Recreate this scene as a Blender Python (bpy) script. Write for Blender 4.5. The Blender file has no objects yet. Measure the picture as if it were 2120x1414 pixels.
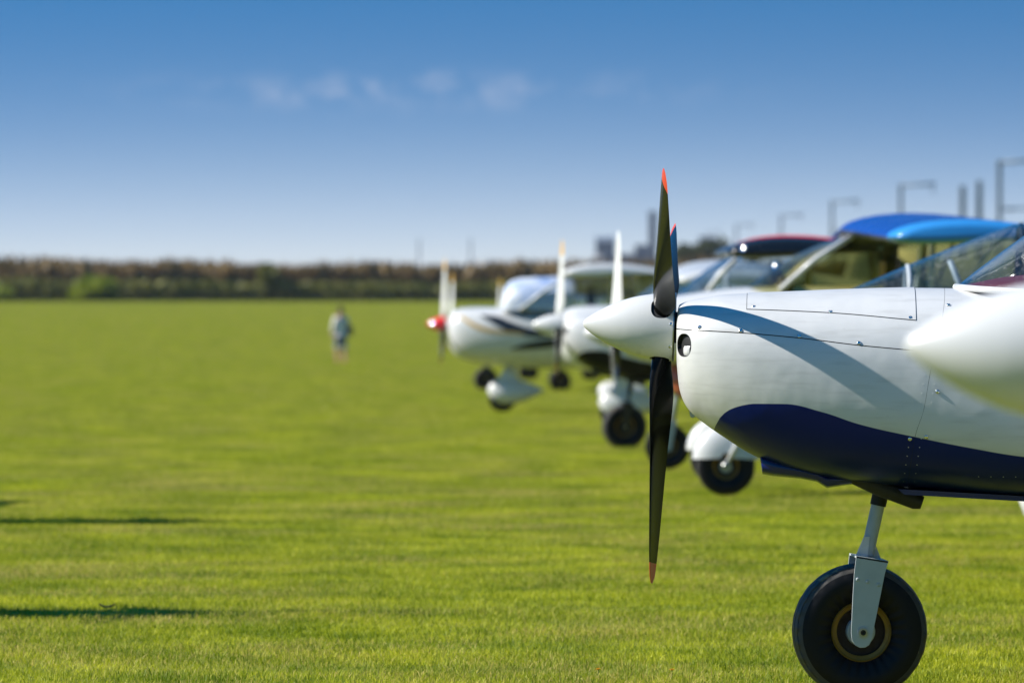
import bpy, math, random
import numpy as np
from mathutils import Vector, Matrix

random.seed(7)
RNG = np.random.default_rng(7)
SC = bpy.context.scene
COL = SC.collection
rad = math.radians
PI = math.pi

# ------------------------------------------------------------------ camera, sky, sun, exposure
CAM_Z = 1.43
cd = bpy.data.cameras.new("camera")
cam = bpy.data.objects.new("camera", cd)
COL.objects.link(cam)
cam.location = (0, 0, CAM_Z)
cam.rotation_euler = (rad(90 - 0.7734), 0, 0)
cd.sensor_width = 36
cd.lens = 200
cd.clip_start = 0.5
cd.clip_end = 20000
cd.dof.use_dof = True
cd.dof.focus_distance = 18.6
cd.dof.aperture_fstop = 5.2
cd.dof.aperture_blades = 0
SC.camera = cam

SUN_DIR = Vector((0.800, -0.020, -0.600)).normalized()      # the way the light travels
sd = bpy.data.lights.new("sun", 'SUN')
sd.energy = 5.0
sd.angle = rad(0.5)
sd.color = (1.0, 0.955, 0.88)
sun = bpy.data.objects.new("sun", sd)
COL.objects.link(sun)
sun.rotation_euler = SUN_DIR.to_track_quat('-Z', 'Y').to_euler()

world = bpy.data.worlds.new("World")
SC.world = world
world.use_nodes = True


def N(nt, typ, **kw):
    n = nt.nodes.new(typ)
    for k, v in kw.items():
        setattr(n, k, v)
    return n


def M_(nt, op, a, b=None, c=None):
    n = nt.nodes.new('ShaderNodeMath')
    n.operation = op
    for i, v in enumerate((a, b, c)):
        if v is None:
            continue
        if isinstance(v, (int, float)):
            n.inputs[i].default_value = v
        else:
            nt.links.new(v, n.inputs[i])
    return n.outputs[0]


def build_world():
    nt = world.node_tree
    nt.nodes.clear()
    L = nt.links
    tc = N(nt, 'ShaderNodeTexCoord')
    sx = N(nt, 'ShaderNodeSeparateXYZ')
    L.new(tc.outputs['Generated'], sx.inputs[0])
    z = M_(nt, 'MAXIMUM', sx.outputs[2], 0.0)
    # the air clears quickly above the horizon: deep blue a few degrees up
    e = M_(nt, 'POWER', 2.71828, M_(nt, 'MULTIPLY', z, -20.0))
    z2 = M_(nt, 'ADD', M_(nt, 'ADD', z, 0.16), M_(nt, 'MULTIPLY', M_(nt, 'SUBTRACT', 1.0, e), 1.35))
    cb = N(nt, 'ShaderNodeCombineXYZ')
    L.new(sx.outputs[0], cb.inputs[0]); L.new(sx.outputs[1], cb.inputs[1]); L.new(z2, cb.inputs[2])
    nm = N(nt, 'ShaderNodeVectorMath', operation='NORMALIZE')
    L.new(cb.outputs[0], nm.inputs[0])
    sky = N(nt, 'ShaderNodeTexSky', sky_type='NISHITA')
    sky.sun_disc = False
    sky.sun_elevation = rad(36.9)
    sky.sun_rotation = rad(-94)
    sky.air_density = 1.25
    sky.dust_density = 0.35
    sky.ozone_density = 2.0
    L.new(nm.outputs[0], sky.inputs[0])
    hs = N(nt, 'ShaderNodeHueSaturation')
    hs.inputs['Saturation'].default_value = 1.55
    hs.inputs['Hue'].default_value = 0.496
    hs.inputs['Value'].default_value = 1.00
    L.new(sky.outputs[0], hs.inputs['Color'])
    # faint fair-weather puffs low in the sky
    mp = N(nt, 'ShaderNodeMapping')
    mp.inputs['Scale'].default_value = (1.0, 1.0, 1.6)
    mp.inputs['Location'].default_value = (-0.0285, 0, 0)
    L.new(tc.outputs['Generated'], mp.inputs[0])
    n1 = N(nt, 'ShaderNodeTexNoise')
    n1.inputs['Scale'].default_value = 120
    n1.inputs['Detail'].default_value = 5
    n1.inputs['Roughness'].default_value = 0.55
    L.new(mp.outputs[0], n1.inputs['Vector'])
    cr = N(nt, 'ShaderNodeMapRange')
    cr.inputs[1].default_value = 0.47; cr.inputs[2].default_value = 0.78
    L.new(n1.outputs[0], cr.inputs[0])
    dz = M_(nt, 'DIVIDE', M_(nt, 'SUBTRACT', sx.outputs[2], 0.0305), 0.0027)
    band = M_(nt, 'POWER', 2.71828, M_(nt, 'MULTIPLY', M_(nt, 'MULTIPLY', dz, dz), -1.0))
    az = M_(nt, 'DIVIDE', M_(nt, 'ADD', M_(nt, 'DIVIDE', sx.outputs[0], sx.outputs[1]), 0.017), 0.036)
    patch = M_(nt, 'POWER', 2.71828, M_(nt, 'MULTIPLY', M_(nt, 'MULTIPLY', az, az), -1.0))
    fac = M_(nt, 'MULTIPLY', M_(nt, 'MULTIPLY', cr.outputs[0], M_(nt, 'MULTIPLY', band, patch)), 0.44)
    mx = N(nt, 'ShaderNodeMix', data_type='RGBA')
    L.new(fac, mx.inputs['Factor'])
    # pale ground haze hugging the horizon
    hz = N(nt, 'ShaderNodeMix', data_type='RGBA')
    L.new(M_(nt, 'MULTIPLY', M_(nt, 'POWER', 2.71828, M_(nt, 'MULTIPLY', z, -56.0)), 0.94), hz.inputs['Factor'])
    L.new(hs.outputs[0], hz.inputs['A'])
    hz.inputs['B'].default_value = (4.55, 4.9, 5.2, 1)
    L.new(hz.outputs['Result'], mx.inputs['A'])
    mx.inputs['B'].default_value = (5.2, 5.1, 5.6, 1)
    bg = N(nt, 'ShaderNodeBackground')
    bg.inputs[1].default_value = 0.105
    L.new(mx.outputs['Result'], bg.inputs[0])
    out = N(nt, 'ShaderNodeOutputWorld')
    L.new(bg.outputs[0], out.inputs[0])


build_world()
SC.view_settings.view_transform = 'Standard'
SC.view_settings.look = 'None'
SC.view_settings.exposure = 0.60
SC.view_settings.gamma = 1.0
SC.view_settings.use_curve_mapping = False
SC.cycles.use_denoising = True
SC.cycles.max_bounces = 8
SC.cycles.transparent_max_bounces = 24
SC.cycles.caustics_reflective = False
SC.cycles.caustics_refractive = False


def ground_z(y):
    """the field falls gently away from the camera and then runs level"""
    y = np.asarray(y, dtype=float)
    a = 0.20 - 0.01053 * y
    lo = -1.71
    k = 0.12
    return np.maximum(a, lo) + k * np.exp(-np.abs(a - lo) / k) * 0.35


def gz(y):
    return float(ground_z(y))


# ------------------------------------------------------------------ materials
def new_mat(name):
    m = bpy.data.materials.new(name)
    m.use_nodes = True
    nt = m.node_tree
    nt.nodes.clear()
    out = N(nt, 'ShaderNodeOutputMaterial')
    p = N(nt, 'ShaderNodeBsdfPrincipled')
    nt.links.new(p.outputs[0], out.inputs[0])
    return m, nt, p, out


def c4(c):
    return (c[0], c[1], c[2], 1)


def paint(name, col, rough=0.28, coat=0.0, metal=0.0, grime=0.12, scale=6.0, bump=0.0, spec=0.5, grime_col=None):
    m, nt, p, out = new_mat(name)
    tc = N(nt, 'ShaderNodeTexCoord')
    n = N(nt, 'ShaderNodeTexNoise')
    n.inputs['Scale'].default_value = scale
    n.inputs['Detail'].default_value = 6
    nt.links.new(tc.outputs['Object'], n.inputs['Vector'])
    mr = N(nt, 'ShaderNodeMapRange')
    mr.inputs[1].default_value = 0.42; mr.inputs[2].default_value = 0.75
    mr.inputs[4].default_value = grime
    nt.links.new(n.outputs[0], mr.inputs[0])
    mx = N(nt, 'ShaderNodeMix', data_type='RGBA')
    mx.inputs['A'].default_value = c4(col)
    mx.inputs['B'].default_value = c4(grime_col or [v * 0.55 for v in col])
    nt.links.new(mr.outputs[0], mx.inputs['Factor'])
    nt.links.new(mx.outputs['Result'], p.inputs['Base Color'])
    r2 = N(nt, 'ShaderNodeMapRange')
    r2.inputs[3].default_value = rough * 0.8; r2.inputs[4].default_value = rough * 1.3
    nt.links.new(n.outputs[0], r2.inputs[0])
    nt.links.new(r2.outputs[0], p.inputs['Roughness'])
    p.inputs['Metallic'].default_value = metal
    p.inputs['Coat Weight'].default_value = coat
    p.inputs['Coat Roughness'].default_value = 0.06
    p.inputs['Specular IOR Level'].default_value = spec
    if bump:
        n2 = N(nt, 'ShaderNodeTexNoise')
        n2.inputs['Scale'].default_value = 7
        n2.inputs['Detail'].default_value = 2
        nt.links.new(tc.outputs['Object'], n2.inputs['Vector'])
        b = N(nt, 'ShaderNodeBump')
        b.inputs['Strength'].default_value = bump
        b.inputs['Distance'].default_value = 0.02
        nt.links.new(n2.outputs[0], b.inputs['Height'])
        nt.links.new(b.outputs[0], p.inputs['Normal'])
    return m


# lower edge of the white on the flank: (distance behind the hub, height)
SWOOSH = [(0.0, 0.70), (0.128, 0.865), (0.139, 0.8952), (0.1515, 0.9204), (0.1735, 0.9456), (0.2049, 0.9629),
          (0.2677, 0.9771), (0.362, 0.9773), (0.4876, 0.9523), (0.6131, 0.9116), (0.8013, 0.8694), (0.9579, 0.8383),
          (1.1457, 0.8072), (2.5, 0.70), (4.0, 0.85)]


def swoosh_paint(name, white, dark, rough=0.3):
    """two-tone paint: white above, a dark swoosh along the belly, the boundary is a curve in aircraft coordinates"""
    m = paint(name, white, rough, coat=0.0, spec=0.38, grime=0.35, scale=5, bump=0.20, grime_col=(0.55, 0.55, 0.53))
    nt = m.node_tree
    p = [n for n in nt.nodes if n.type == 'BSDF_PRINCIPLED'][0]
    tc = [n for n in nt.nodes if n.type == 'TEX_COORD'][0]
    first = p.inputs['Base Color'].links[0].from_socket
    mpp = N(nt, 'ShaderNodeMapping')
    mpp.inputs['Scale'].default_value = (3.0, 3.0, 26.0)
    mpp.inputs['Rotation'].default_value = (0, 0.12, 0)
    nt.links.new(tc.outputs['Object'], mpp.inputs[0])
    ns = N(nt, 'ShaderNodeTexNoise')
    ns.inputs['Scale'].default_value = 2.0
    ns.inputs['Detail'].default_value = 8
    nt.links.new(mpp.outputs[0], ns.inputs['Vector'])
    ms = N(nt, 'ShaderNodeMapRange')
    ms.inputs[1].default_value = 0.52; ms.inputs[2].default_value = 0.80; ms.inputs[4].default_value = 0.30
    nt.links.new(ns.outputs[0], ms.inputs[0])
    nk = N(nt, 'ShaderNodeTexNoise')          # fine dust and bug marks
    nk.inputs['Scale'].default_value = 160
    nk.inputs['Detail'].default_value = 2
    nt.links.new(tc.outputs['Object'], nk.inputs['Vector'])
    mk = N(nt, 'ShaderNodeMapRange')
    mk.inputs[1].default_value = 0.70; mk.inputs[2].default_value = 0.76; mk.inputs[4].default_value = 0.35
    nt.links.new(nk.outputs[0], mk.inputs[0])
    wear = N(nt, 'ShaderNodeMix', data_type='RGBA')
    nt.links.new(M_(nt, 'MAXIMUM', ms.outputs[0], mk.outputs[0]), wear.inputs['Factor'])
    nt.links.new(first, wear.inputs['A'])
    wear.inputs['B'].default_value = (0.30, 0.29, 0.26, 1)
    old = wear.outputs['Result']
    sx = N(nt, 'ShaderNodeSeparateXYZ')
    nt.links.new(tc.outputs['Object'], sx.inputs[0])
    fc = N(nt, 'ShaderNodeFloatCurve')
    cu = fc.mapping.curves[0]
    pts = [(min(1, max(0, x / 4.0)), z / 1.5) for x, z in SWOOSH]
    while len(cu.points) < len(pts):
        cu.points.new(0.5, 0.5)
    for q, (a, b) in zip(cu.points, pts):
        q.location = (a, b)
        q.handle_type = 'AUTO_CLAMPED'
    fc.mapping.update()
    nt.links.new(M_(nt, 'DIVIDE', sx.outputs[0], 4.0), fc.inputs['Value'])
    zb = M_(nt, 'MULTIPLY', fc.outputs[0], 1.5)
    fac = N(nt, 'ShaderNodeMapRange')
    fac.inputs[1].default_value = -0.0008; fac.inputs[2].default_value = 0.0008
    nt.links.new(M_(nt, 'SUBTRACT', zb, sx.outputs[2]), fac.inputs[0])
    mx = N(nt, 'ShaderNodeMix', data_type='RGBA')
    nt.links.new(fac.outputs[0], mx.inputs['Factor'])
    nt.links.new(old, mx.inputs['A'])
    mx.inputs['B'].default_value = c4(dark)
    nt.links.new(mx.outputs['Result'], p.inputs['Base Color'])
    nt.links.new(M_(nt, 'SUBTRACT', 0.38, M_(nt, 'MULTIPLY', fac.outputs[0], 0.20)), p.inputs['Specular IOR Level'])
    return m


def glass_mat(name, tint=(0.93, 0.96, 0.97), refl=1.3):
    m = bpy.data.materials.new(name)
    m.use_nodes = True
    nt = m.node_tree
    nt.nodes.clear()
    out = N(nt, 'ShaderNodeOutputMaterial')
    tr = N(nt, 'ShaderNodeBsdfTransparent')
    tr.inputs[0].default_value = c4(tint)
    gl = N(nt, 'ShaderNodeBsdfGlossy')
    gl.inputs['Roughness'].default_value = 0.03
    ge = N(nt, 'ShaderNodeNewGeometry')
    dt = N(nt, 'ShaderNodeVectorMath', operation='DOT_PRODUCT')
    nt.links.new(ge.outputs['Normal'], dt.inputs[0])
    nt.links.new(ge.outputs['Incoming'], dt.inputs[1])
    cosv = M_(nt, 'ABSOLUTE', dt.outputs['Value'])
    schlick = M_(nt, 'ADD', 0.045, M_(nt, 'MULTIPLY', M_(nt, 'POWER', M_(nt, 'SUBTRACT', 1.0, cosv), 5.0), 0.955))
    tc = N(nt, 'ShaderNodeTexCoord')
    n = N(nt, 'ShaderNodeTexNoise')
    n.inputs['Scale'].default_value = 60
    n.inputs['Detail'].default_value = 8
    nt.links.new(tc.outputs['Object'], n.inputs['Vector'])
    dm = N(nt, 'ShaderNodeMapRange')
    dm.inputs[1].default_value = 0.55; dm.inputs[2].default_value = 0.8; dm.inputs[4].default_value = 0.25
    nt.links.new(n.outputs[0], dm.inputs[0])
    mx = N(nt, 'ShaderNodeMixShader')
    nt.links.new(M_(nt, 'MULTIPLY', schlick, refl), mx.inputs[0])
    nt.links.new(tr.outputs[0], mx.inputs[1]); nt.links.new(gl.outputs[0], mx.inputs[2])
    df = N(nt, 'ShaderNodeBsdfDiffuse')
    df.inputs[0].default_value = (0.5, 0.5, 0.5, 1)
    m2 = N(nt, 'ShaderNodeMixShader')
    nt.links.new(dm.outputs[0], m2.inputs[0])
    nt.links.new(mx.outputs[0], m2.inputs[1]); nt.links.new(df.outputs[0], m2.inputs[2])
    nt.links.new(m2.outputs[0], out.inputs[0])
    return m


def tyre_mat():
    m = paint('tyre_rubber', (0.007, 0.007, 0.008), 0.5, grime=0.2, scale=40, bump=0.0, grime_col=(0.016, 0.015, 0.013), spec=0.22)
    nt = m.node_tree
    p = [n for n in nt.nodes if n.type == 'BSDF_PRINCIPLED'][0]
    old = p.inputs['Base Color'].links[0].from_socket
    tc = N(nt, 'ShaderNodeTexCoord')
    n = N(nt, 'ShaderNodeTexNoise')
    n.inputs['Scale'].default_value = 14
    n.inputs['Detail'].default_value = 4
    nt.links.new(tc.outputs['Object'], n.inputs['Vector'])
    mr = N(nt, 'ShaderNodeMapRange')
    mr.inputs[1].default_value = 0.62; mr.inputs[2].default_value = 0.66
    nt.links.new(n.outputs[0], mr.inputs[0])
    ln = N(nt, 'ShaderNodeVectorMath', operation='LENGTH')
    fl = N(nt, 'ShaderNodeVectorMath', operation='MULTIPLY')
    fl.inputs[1].default_value = (1, 0, 1)
    nt.links.new(tc.outputs['Object'], fl.inputs[0])
    nt.links.new(fl.outputs[0], ln.inputs[0])
    tread = M_(nt, 'GREATER_THAN', ln.outputs['Value'], 0.198)
    mx = N(nt, 'ShaderNodeMix', data_type='RGBA')
    nt.links.new(M_(nt, 'MULTIPLY', mr.outputs[0], tread), mx.inputs['Factor'])
    sunlit_dust = N(nt, 'ShaderNodeMix', data_type='RGBA')
    nt.links.new(M_(nt, 'MULTIPLY', tread, 0.8), sunlit_dust.inputs['Factor'])
    nt.links.new(old, sunlit_dust.inputs['A'])
    sunlit_dust.inputs['B'].default_value = (0.085, 0.080, 0.075, 1)      # worn, dusty tread, paled to look sunlit
    nt.links.new(sunlit_dust.outputs['Result'], mx.inputs['A'])
    mx.inputs['B'].default_value = (0.24, 0.18, 0.10, 1)      # dried mud stuck in the tread
    nt.links.new(mx.outputs['Result'], p.inputs['Base Color'])
    return m


WHITE = (0.65, 0.65, 0.635)
MT = {}
MT['white'] = paint('white_gelcoat', WHITE, 0.26, coat=0.15, grime=0.08, scale=7, bump=0.06, grime_col=(0.62, 0.61, 0.58))
MT['two_tone'] = swoosh_paint('white_and_navy_paint', WHITE, (0.002, 0.012, 0.125))
MT['two_tone_black'] = swoosh_paint('white_and_black_paint', WHITE, (0.008, 0.008, 0.010))
MT['dark'] = paint('dark_engine_bay', (0.008, 0.008, 0.009), 0.6)
MT['seal'] = paint('panel_seal', (0.045, 0.05, 0.055), 0.6)
MT['blade_black'] = paint('black_composite_blade', (0.006, 0.006, 0.006), 0.17, spec=0.12, coat=0.0, grime=0.3, scale=25)
MT['blade_white'] = paint('white_blade_paint', (0.74, 0.74, 0.71), 0.3)
MT['tip_red'] = paint('orange_red_tip', (0.62, 0.055, 0.016), 0.35)
MT['tip_yellow'] = paint('yellow_tip', (0.75, 0.42, 0.03), 0.35)
MT['tyre'] = tyre_mat()
MT['brass'] = paint('gold_wheel_paint', (0.30, 0.17, 0.025), 0.4, metal=0.25, grime=0.5, scale=30)
MT['rust'] = paint('rusty_wheel_well', (0.03, 0.014, 0.008), 0.7, grime=0.5, scale=30)
MT['grey_metal'] = paint('grey_painted_steel', (0.46, 0.50, 0.52), 0.4, grime=0.25, scale=18)
MT['steel'] = paint('bare_steel', (0.42, 0.42, 0.41), 0.28, metal=1.0, grime=0.4, scale=50)
MT['chrome'] = paint('polished_steel', (0.75, 0.75, 0.75), 0.12, metal=1.0, grime=0.2, scale=50)
MT['exhaust'] = paint('sooty_exhaust', (0.018, 0.016, 0.014), 0.6, grime=0.5, scale=30)
MT['glass'] = glass_mat('acrylic_glass')
MT['glass_tint'] = glass_mat('smoked_acrylic', (0.74, 0.80, 0.84), 1.6)
MT['glass_olive'] = glass_mat('amber_tinted_acrylic', (0.66, 0.62, 0.34), 1.0)
MT['maroon'] = paint('maroon_trim', (0.10, 0.012, 0.022), 0.6)
MT['navy'] = paint('navy_paint', (0.002, 0.012, 0.125), 0.22, coat=0.2)
MT['black'] = paint('black_paint', (0.010, 0.010, 0.012), 0.25, coat=0.2)
MT['red'] = paint('red_paint', (0.75, 0.02, 0.025), 0.45, spec=0.25)
MT['salmon'] = paint('salmon_red_paint', (0.60, 0.14, 0.09), 0.35)
MT['blue'] = paint('blue_wing_paint', (0.010, 0.045, 0.33), 0.25, coat=0.2)
MT['light_blue'] = paint('light_blue_paint', (0.035, 0.27, 0.66), 0.3, coat=0.1)
MT['gold'] = paint('gold_stripe', (0.55, 0.36, 0.10), 0.35)
MT['charcoal'] = paint('charcoal_stripe', (0.018, 0.022, 0.028), 0.3)
MT['cabin'] = paint('cabin_trim', (0.10, 0.09, 0.06), 0.8, grime=0.5, scale=3)
MT['seat'] = paint('seat_fabric', (0.055, 0.045, 0.035), 0.9)
MT['cover'] = paint('silver_blue_cover', (0.62, 0.66, 0.72), 0.45, grime=0.9, scale=3.2, bump=0.5, grime_col=(0.10, 0.24, 0.55))


# ------------------------------------------------------------------ mesh helpers
def link(o, parent=None):
    COL.objects.link(o)
    if parent is not None:
        o.parent = parent
    return o


def mobj(name, v, f, mat, parent=None, smooth=True, loc=None, sharp=None):
    me = bpy.data.meshes.new(name)
    me.from_pydata([tuple(map(float, q)) for q in v], [], [tuple(map(int, q)) for q in f])
    me.validate()
    me.update()
    if smooth:
        me.polygons.foreach_set('use_smooth', [True] * len(me.polygons))
        if sharp:
            me.set_sharp_from_angle(angle=rad(sharp))
    if mat is not None:
        me.materials.append(MT[mat] if isinstance(mat, str) else mat)
    o = bpy.data.objects.new(name, me)
    if loc is not None:
        o.location = loc
    return link(o, parent)


def inst(src, name, parent, loc=(0, 0, 0), rot=None, scale=None):
    o = bpy.data.objects.new(name, src.data if hasattr(src, 'data') else src)
    o.location = loc
    if rot is not None:
        o.rotation_euler = rot
    if scale is not None:
        o.scale = scale
    return link(o, parent)


def empty(name, loc, rz=0):
    o = bpy.data.objects.new(name, None)
    o.empty_display_size = 0.2
    o.location = loc
    o.rotation_euler = (0, 0, rz)
    return link(o)


def tag(o, label=None, cat=None, group=None, kind=None):
    if label:
        o['label'] = label
    if cat:
        o['category'] = cat
    if group:
        o['group'] = group
    if kind:
        o['kind'] = kind
    return o


def grid_faces(nu, nv, wrap_v=False, base=0):
    f = []
    for i in range(nu - 1):
        for j in range(nv if wrap_v else nv - 1):
            k = (j + 1) % nv
            f.append((base + i * nv + j, base + i * nv + k, base + (i + 1) * nv + k, base + (i + 1) * nv + j))
    return f


def loft(rings, caps=(True, True)):
    n = len(rings[0])
    v = [p for r in rings for p in r]
    f = grid_faces(len(rings), n, True)
    if caps[0]:
        f.append(tuple(range(n - 1, -1, -1)))
    if caps[1]:
        b = (len(rings) - 1) * n
        f.append(tuple(range(b, b + n)))
    return v, f


def frame_for(d):
    d = Vector(d).normalized()
    up = Vector((0, 0, 1)) if abs(d.z) < 0.9 else Vector((1, 0, 0))
    a = d.cross(up).normalized()
    return d, a, a.cross(d).normalized()


def tube(pts, r, n=12, flat=1.0):
    """round (or flattened) bar through the points; r a number or a list"""
    pts = [Vector(p) for p in pts]
    rs = [r] * len(pts) if isinstance(r, (int, float)) else r
    rings = []
    for i, p in enumerate(pts):
        d = pts[min(i + 1, len(pts) - 1)] - pts[max(i - 1, 0)]
        d, a, b = frame_for(d)
        rings.append([p + (a * math.cos(t) * flat + b * math.sin(t)) * rs[i] for t in np.linspace(0, 2 * PI, n, endpoint=False)])
    return loft(rings)


def revolve(prof, n=48, axis='y', caps=(False, False)):
    """prof: list of (along axis, radius)"""
    rings = []
    for a, r in prof:
        ring = []
        for t in np.linspace(0, 2 * PI, n, endpoint=False):
            c, s = math.cos(t) * r, math.sin(t) * r
            ring.append({'y': (c, a, s), 'x': (a, c, s), 'z': (c, s, a)}[axis])
        rings.append(ring)
    return loft(rings, caps)


def join(*vf):
    v, f = [], []
    for a, b in vf:
        o = len(v)
        v += list(a)
        f += [tuple(i + o for i in q) for q in b]
    return v, f


def plate(poly, y0, y1, bev=0.002):
    """polygon in x,z extruded along y with a small bevel"""
    c = np.mean(poly, axis=0)
    pts = np.array(poly)
    ins = pts + (c - pts) / np.maximum(np.linalg.norm(c - pts, axis=1, keepdims=True), 1e-6) * bev
    r = [[(p[0], y0, p[1]) for p in ins], [(p[0], y0 + bev * np.sign(y1 - y0), p[1]) for p in pts],
         [(p[0], y1 - bev * np.sign(y1 - y0), p[1]) for p in pts], [(p[0], y1, p[1]) for p in ins]]
    return loft(r)


def bx(x0, x1, y0, y1, z0, z1):
    v = [(x, y, z) for x in (x0, x1) for y in (y0, y1) for z in (z0, z1)]
    f = [(0, 1, 3, 2), (4, 6, 7, 5), (0, 4, 5, 1), (2, 3, 7, 6), (0, 2, 6, 4), (1, 5, 7, 3)]
    return v, f


def pchip(xs, ys):
    xs, ys = np.array(xs, float), np.array(ys, float)
    h = np.diff(xs)
    d = np.diff(ys) / h
    m = np.zeros(len(xs))
    for i in range(1, len(xs) - 1):
        if d[i - 1] * d[i] > 0:
            w1, w2 = 2 * h[i] + h[i - 1], h[i] + 2 * h[i - 1]
            m[i] = (w1 + w2) / (w1 / d[i - 1] + w2 / d[i])
    m[0], m[-1] = d[0], d[-1]

    def fn(x):
        x = min(max(x, xs[0]), xs[-1])
        i = min(max(int(np.searchsorted(xs, x)) - 1, 0), len(h) - 1)
        t = (x - xs[i]) / h[i]
        return ((2 * t ** 3 - 3 * t * t + 1) * ys[i] + (t ** 3 - 2 * t * t + t) * h[i] * m[i]
                + (-2 * t ** 3 + 3 * t * t) * ys[i + 1] + (t ** 3 - t * t) * h[i] * m[i + 1])
    return fn


class Body:
    """lofted fuselage skin; stations are x, top, bottom, half width, height of greatest width, roundness"""

    def __init__(self, st):
        self.x0 = st[0][0]
        self.x1 = st[-1][0]
        t = [math.sqrt(s[0] - self.x0) for s in st]
        self.f = [pchip(t, [s[k] for s in st]) for k in range(1, 6)]

    def sec(self, x):
        t = math.sqrt(max(0, x - self.x0))
        return [g(t) for g in self.f]

    def raw(self, x, th):
        zt, zb, hw, zm, n = self.sec(x)
        c, s = math.cos(th), math.sin(th)
        y = -hw * math.copysign(abs(s) ** (2 / n), s)
        z = zm + (zt - zm) * c ** (2 / n) if c > 0 else zm - (zm - zb) * (-c) ** (2 / n)
        return Vector((x, y, z))

    def pt(self, x, th, off=0.0):
        p = self.raw(x, th)
        if off:
            p = p + self.nrm(x, th) * off
        return p

    def nrm(self, x, th):
        e = 0.002
        a = self.raw(min(x + e, self.x1), th) - self.raw(max(x - e * 0.5, self.x0), th)
        b = self.raw(x, th + 0.02) - self.raw(x, th - 0.02)
        n = a.cross(b)
        if n.length < 1e-12:
            return Vector((-1, 0, 0))
        n.normalize()
        c = Vector((x, 0, self.sec(x)[3]))
        if n.dot(self.raw(x, th) - c) < 0:
            n = -n
        return n

    def th(self, x, z):
        zt, zb, hw, zm, n = self.sec(x)
        if z >= zm:
            return math.acos(min(1, max(0, (z - zm) / (zt - zm))) ** (n / 2))
        return PI - math.acos(min(1, max(0, (zm - z) / (zm - zb))) ** (n / 2))

    def flank(self, x, z, off=0.0):
        return self.pt(x, self.th(x, z), off)

    def patch(self, xa, xb, ta, tb, nx, nt, off=0.0, dense=False):
        """xa, xb, ta, tb numbers or functions (xa,xb of the angle; ta,tb of x)"""
        g = lambda q, w: q(w) if callable(q) else q
        v = []
        for i in range(nx):
            u = i / (nx - 1)
            for j in range(nt):
                w = j / (nt - 1)
                x = g(xa, PI / 2) * (1 - u) + g(xb, PI / 2) * u
                for _ in range(2):
                    th = g(ta, x) * (1 - w) + g(tb, x) * w
                    a, b = g(xa, th), g(xb, th)
                    uu = u * u if dense else u
                    x = a + (b - a) * uu
                v.append(self.pt(x, th, off))
        return v, grid_faces(nx, nt)

    def skin(self, xa, xb, nx, nt, off=0.0, caps=(True, True), dense=True):
        rings = []
        for i in range(nx):
            u = i / (nx - 1)
            x = xa + (xb - xa) * (u * u if dense else u)
            rings.append([self.pt(x, t, off) for t in np.linspace(0, 2 * PI, nt, endpoint=False)])
        return loft(rings, caps)

    def decal(self, poly, off=0.003, side=-1, n=14):
        """a strip of vinyl on the flank: poly is two lists of (x,z), upper and lower edge"""
        up, lo = poly
        fu, fl = pchip(*zip(*up)), pchip(*zip(*lo))
        xa, xb = max(up[0][0], lo[0][0]), min(up[-1][0], lo[-1][0])
        v = []
        for i in range(n):
            x = xa + (xb - xa) * i / (n - 1)
            for w in np.linspace(0, 1, 5):
                p = self.flank(x, fu(x) * (1 - w) + fl(x) * w, off)
                v.append((p.x, p.y * (1 if side < 0 else -1), p.z))
        return v, grid_faces(n, 5)


def cut_hole(v, f, chart, c, r, n_pow=2.0):
    """remove faces inside an ellipse of the chart coordinates and draw the rim onto the ellipse"""
    pts = np.array([chart(Vector(p)) for p in v])
    d = (np.abs((pts[:, 0] - c[0]) / r[0]) ** n_pow + np.abs((pts[:, 1] - c[1]) / r[1]) ** n_pow) ** (1 / n_pow)
    keep, rim, drop = [], set(), set()
    for q in f:
        if sum(d[i] < 1 for i in q) >= 2:
            drop.update(q)
        else:
            keep.append(q)
    kept = {i for q in keep for i in q}
    rim = kept & drop
    return keep, rim, pts, d


# ------------------------------------------------------------------ propeller, wheels
CH = pchip([0.05, 0.085, 0.13, 0.19, 0.25, 0.45, 0.66, 0.78, 0.83, 0.85], [0.06, 0.062, 0.085, 0.118, 0.13, 0.125, 0.108, 0.080, 0.055, 0.018])
BE = pchip([0.05, 0.10, 0.25, 0.45, 0.66, 0.85], [46, 45, 35, 24.5, 18.5, 15])
TK = pchip([0.05, 0.085, 0.16, 0.30, 0.60, 0.85], [0.98, 0.92, 0.42, 0.17, 0.11, 0.09])


def blade_geo(alpha, ra, rb, R=0.85, tilt=2.4, n=26, m=20, cap=(True, True), cs=1.0):
    al = rad(alpha)
    s = Vector((0, math.cos(al), math.sin(al)))
    t = Vector((0, math.sin(al), -math.cos(al)))
    a = Vector((-1, 0, 0))
    rings = []
    for i in range(n):
        r = ra + (rb - ra) * i / (n - 1)
        q = r * 0.85 / R
        ch, be, tk = CH(q) * cs, rad(BE(q)), TK(q)
        c = t * math.cos(be) + a * math.sin(be)
        nn = a * math.cos(be) - t * math.sin(be)
        ring = []
        for k in range(m):
            p = 2 * PI * k / m
            xi = math.cos(p)
            round_ = min(1, max(0, (tk - 0.25) / 0.5))
            th_air = tk * 0.5 * math.sin(p) * (0.55 + 0.45 * xi if True else 1)
            th = th_air * (1 - round_) + tk * 0.5 * math.sin(p) * round_
            cam_ = 0.035 * (1 - xi * xi) * (1 - round_)
            ring.append(s * r + c * (xi * 0.5 - 0.08 * (1 - round_)) * ch + nn * (th + cam_) * ch)
        rings.append(ring)
    v, f = loft(rings, cap)
    ct, st = math.cos(rad(tilt)), math.sin(rad(tilt))
    return [(p[0] * ct + p[2] * st, p[1], -p[0] * st + p[2] * ct) for p in v], f


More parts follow.
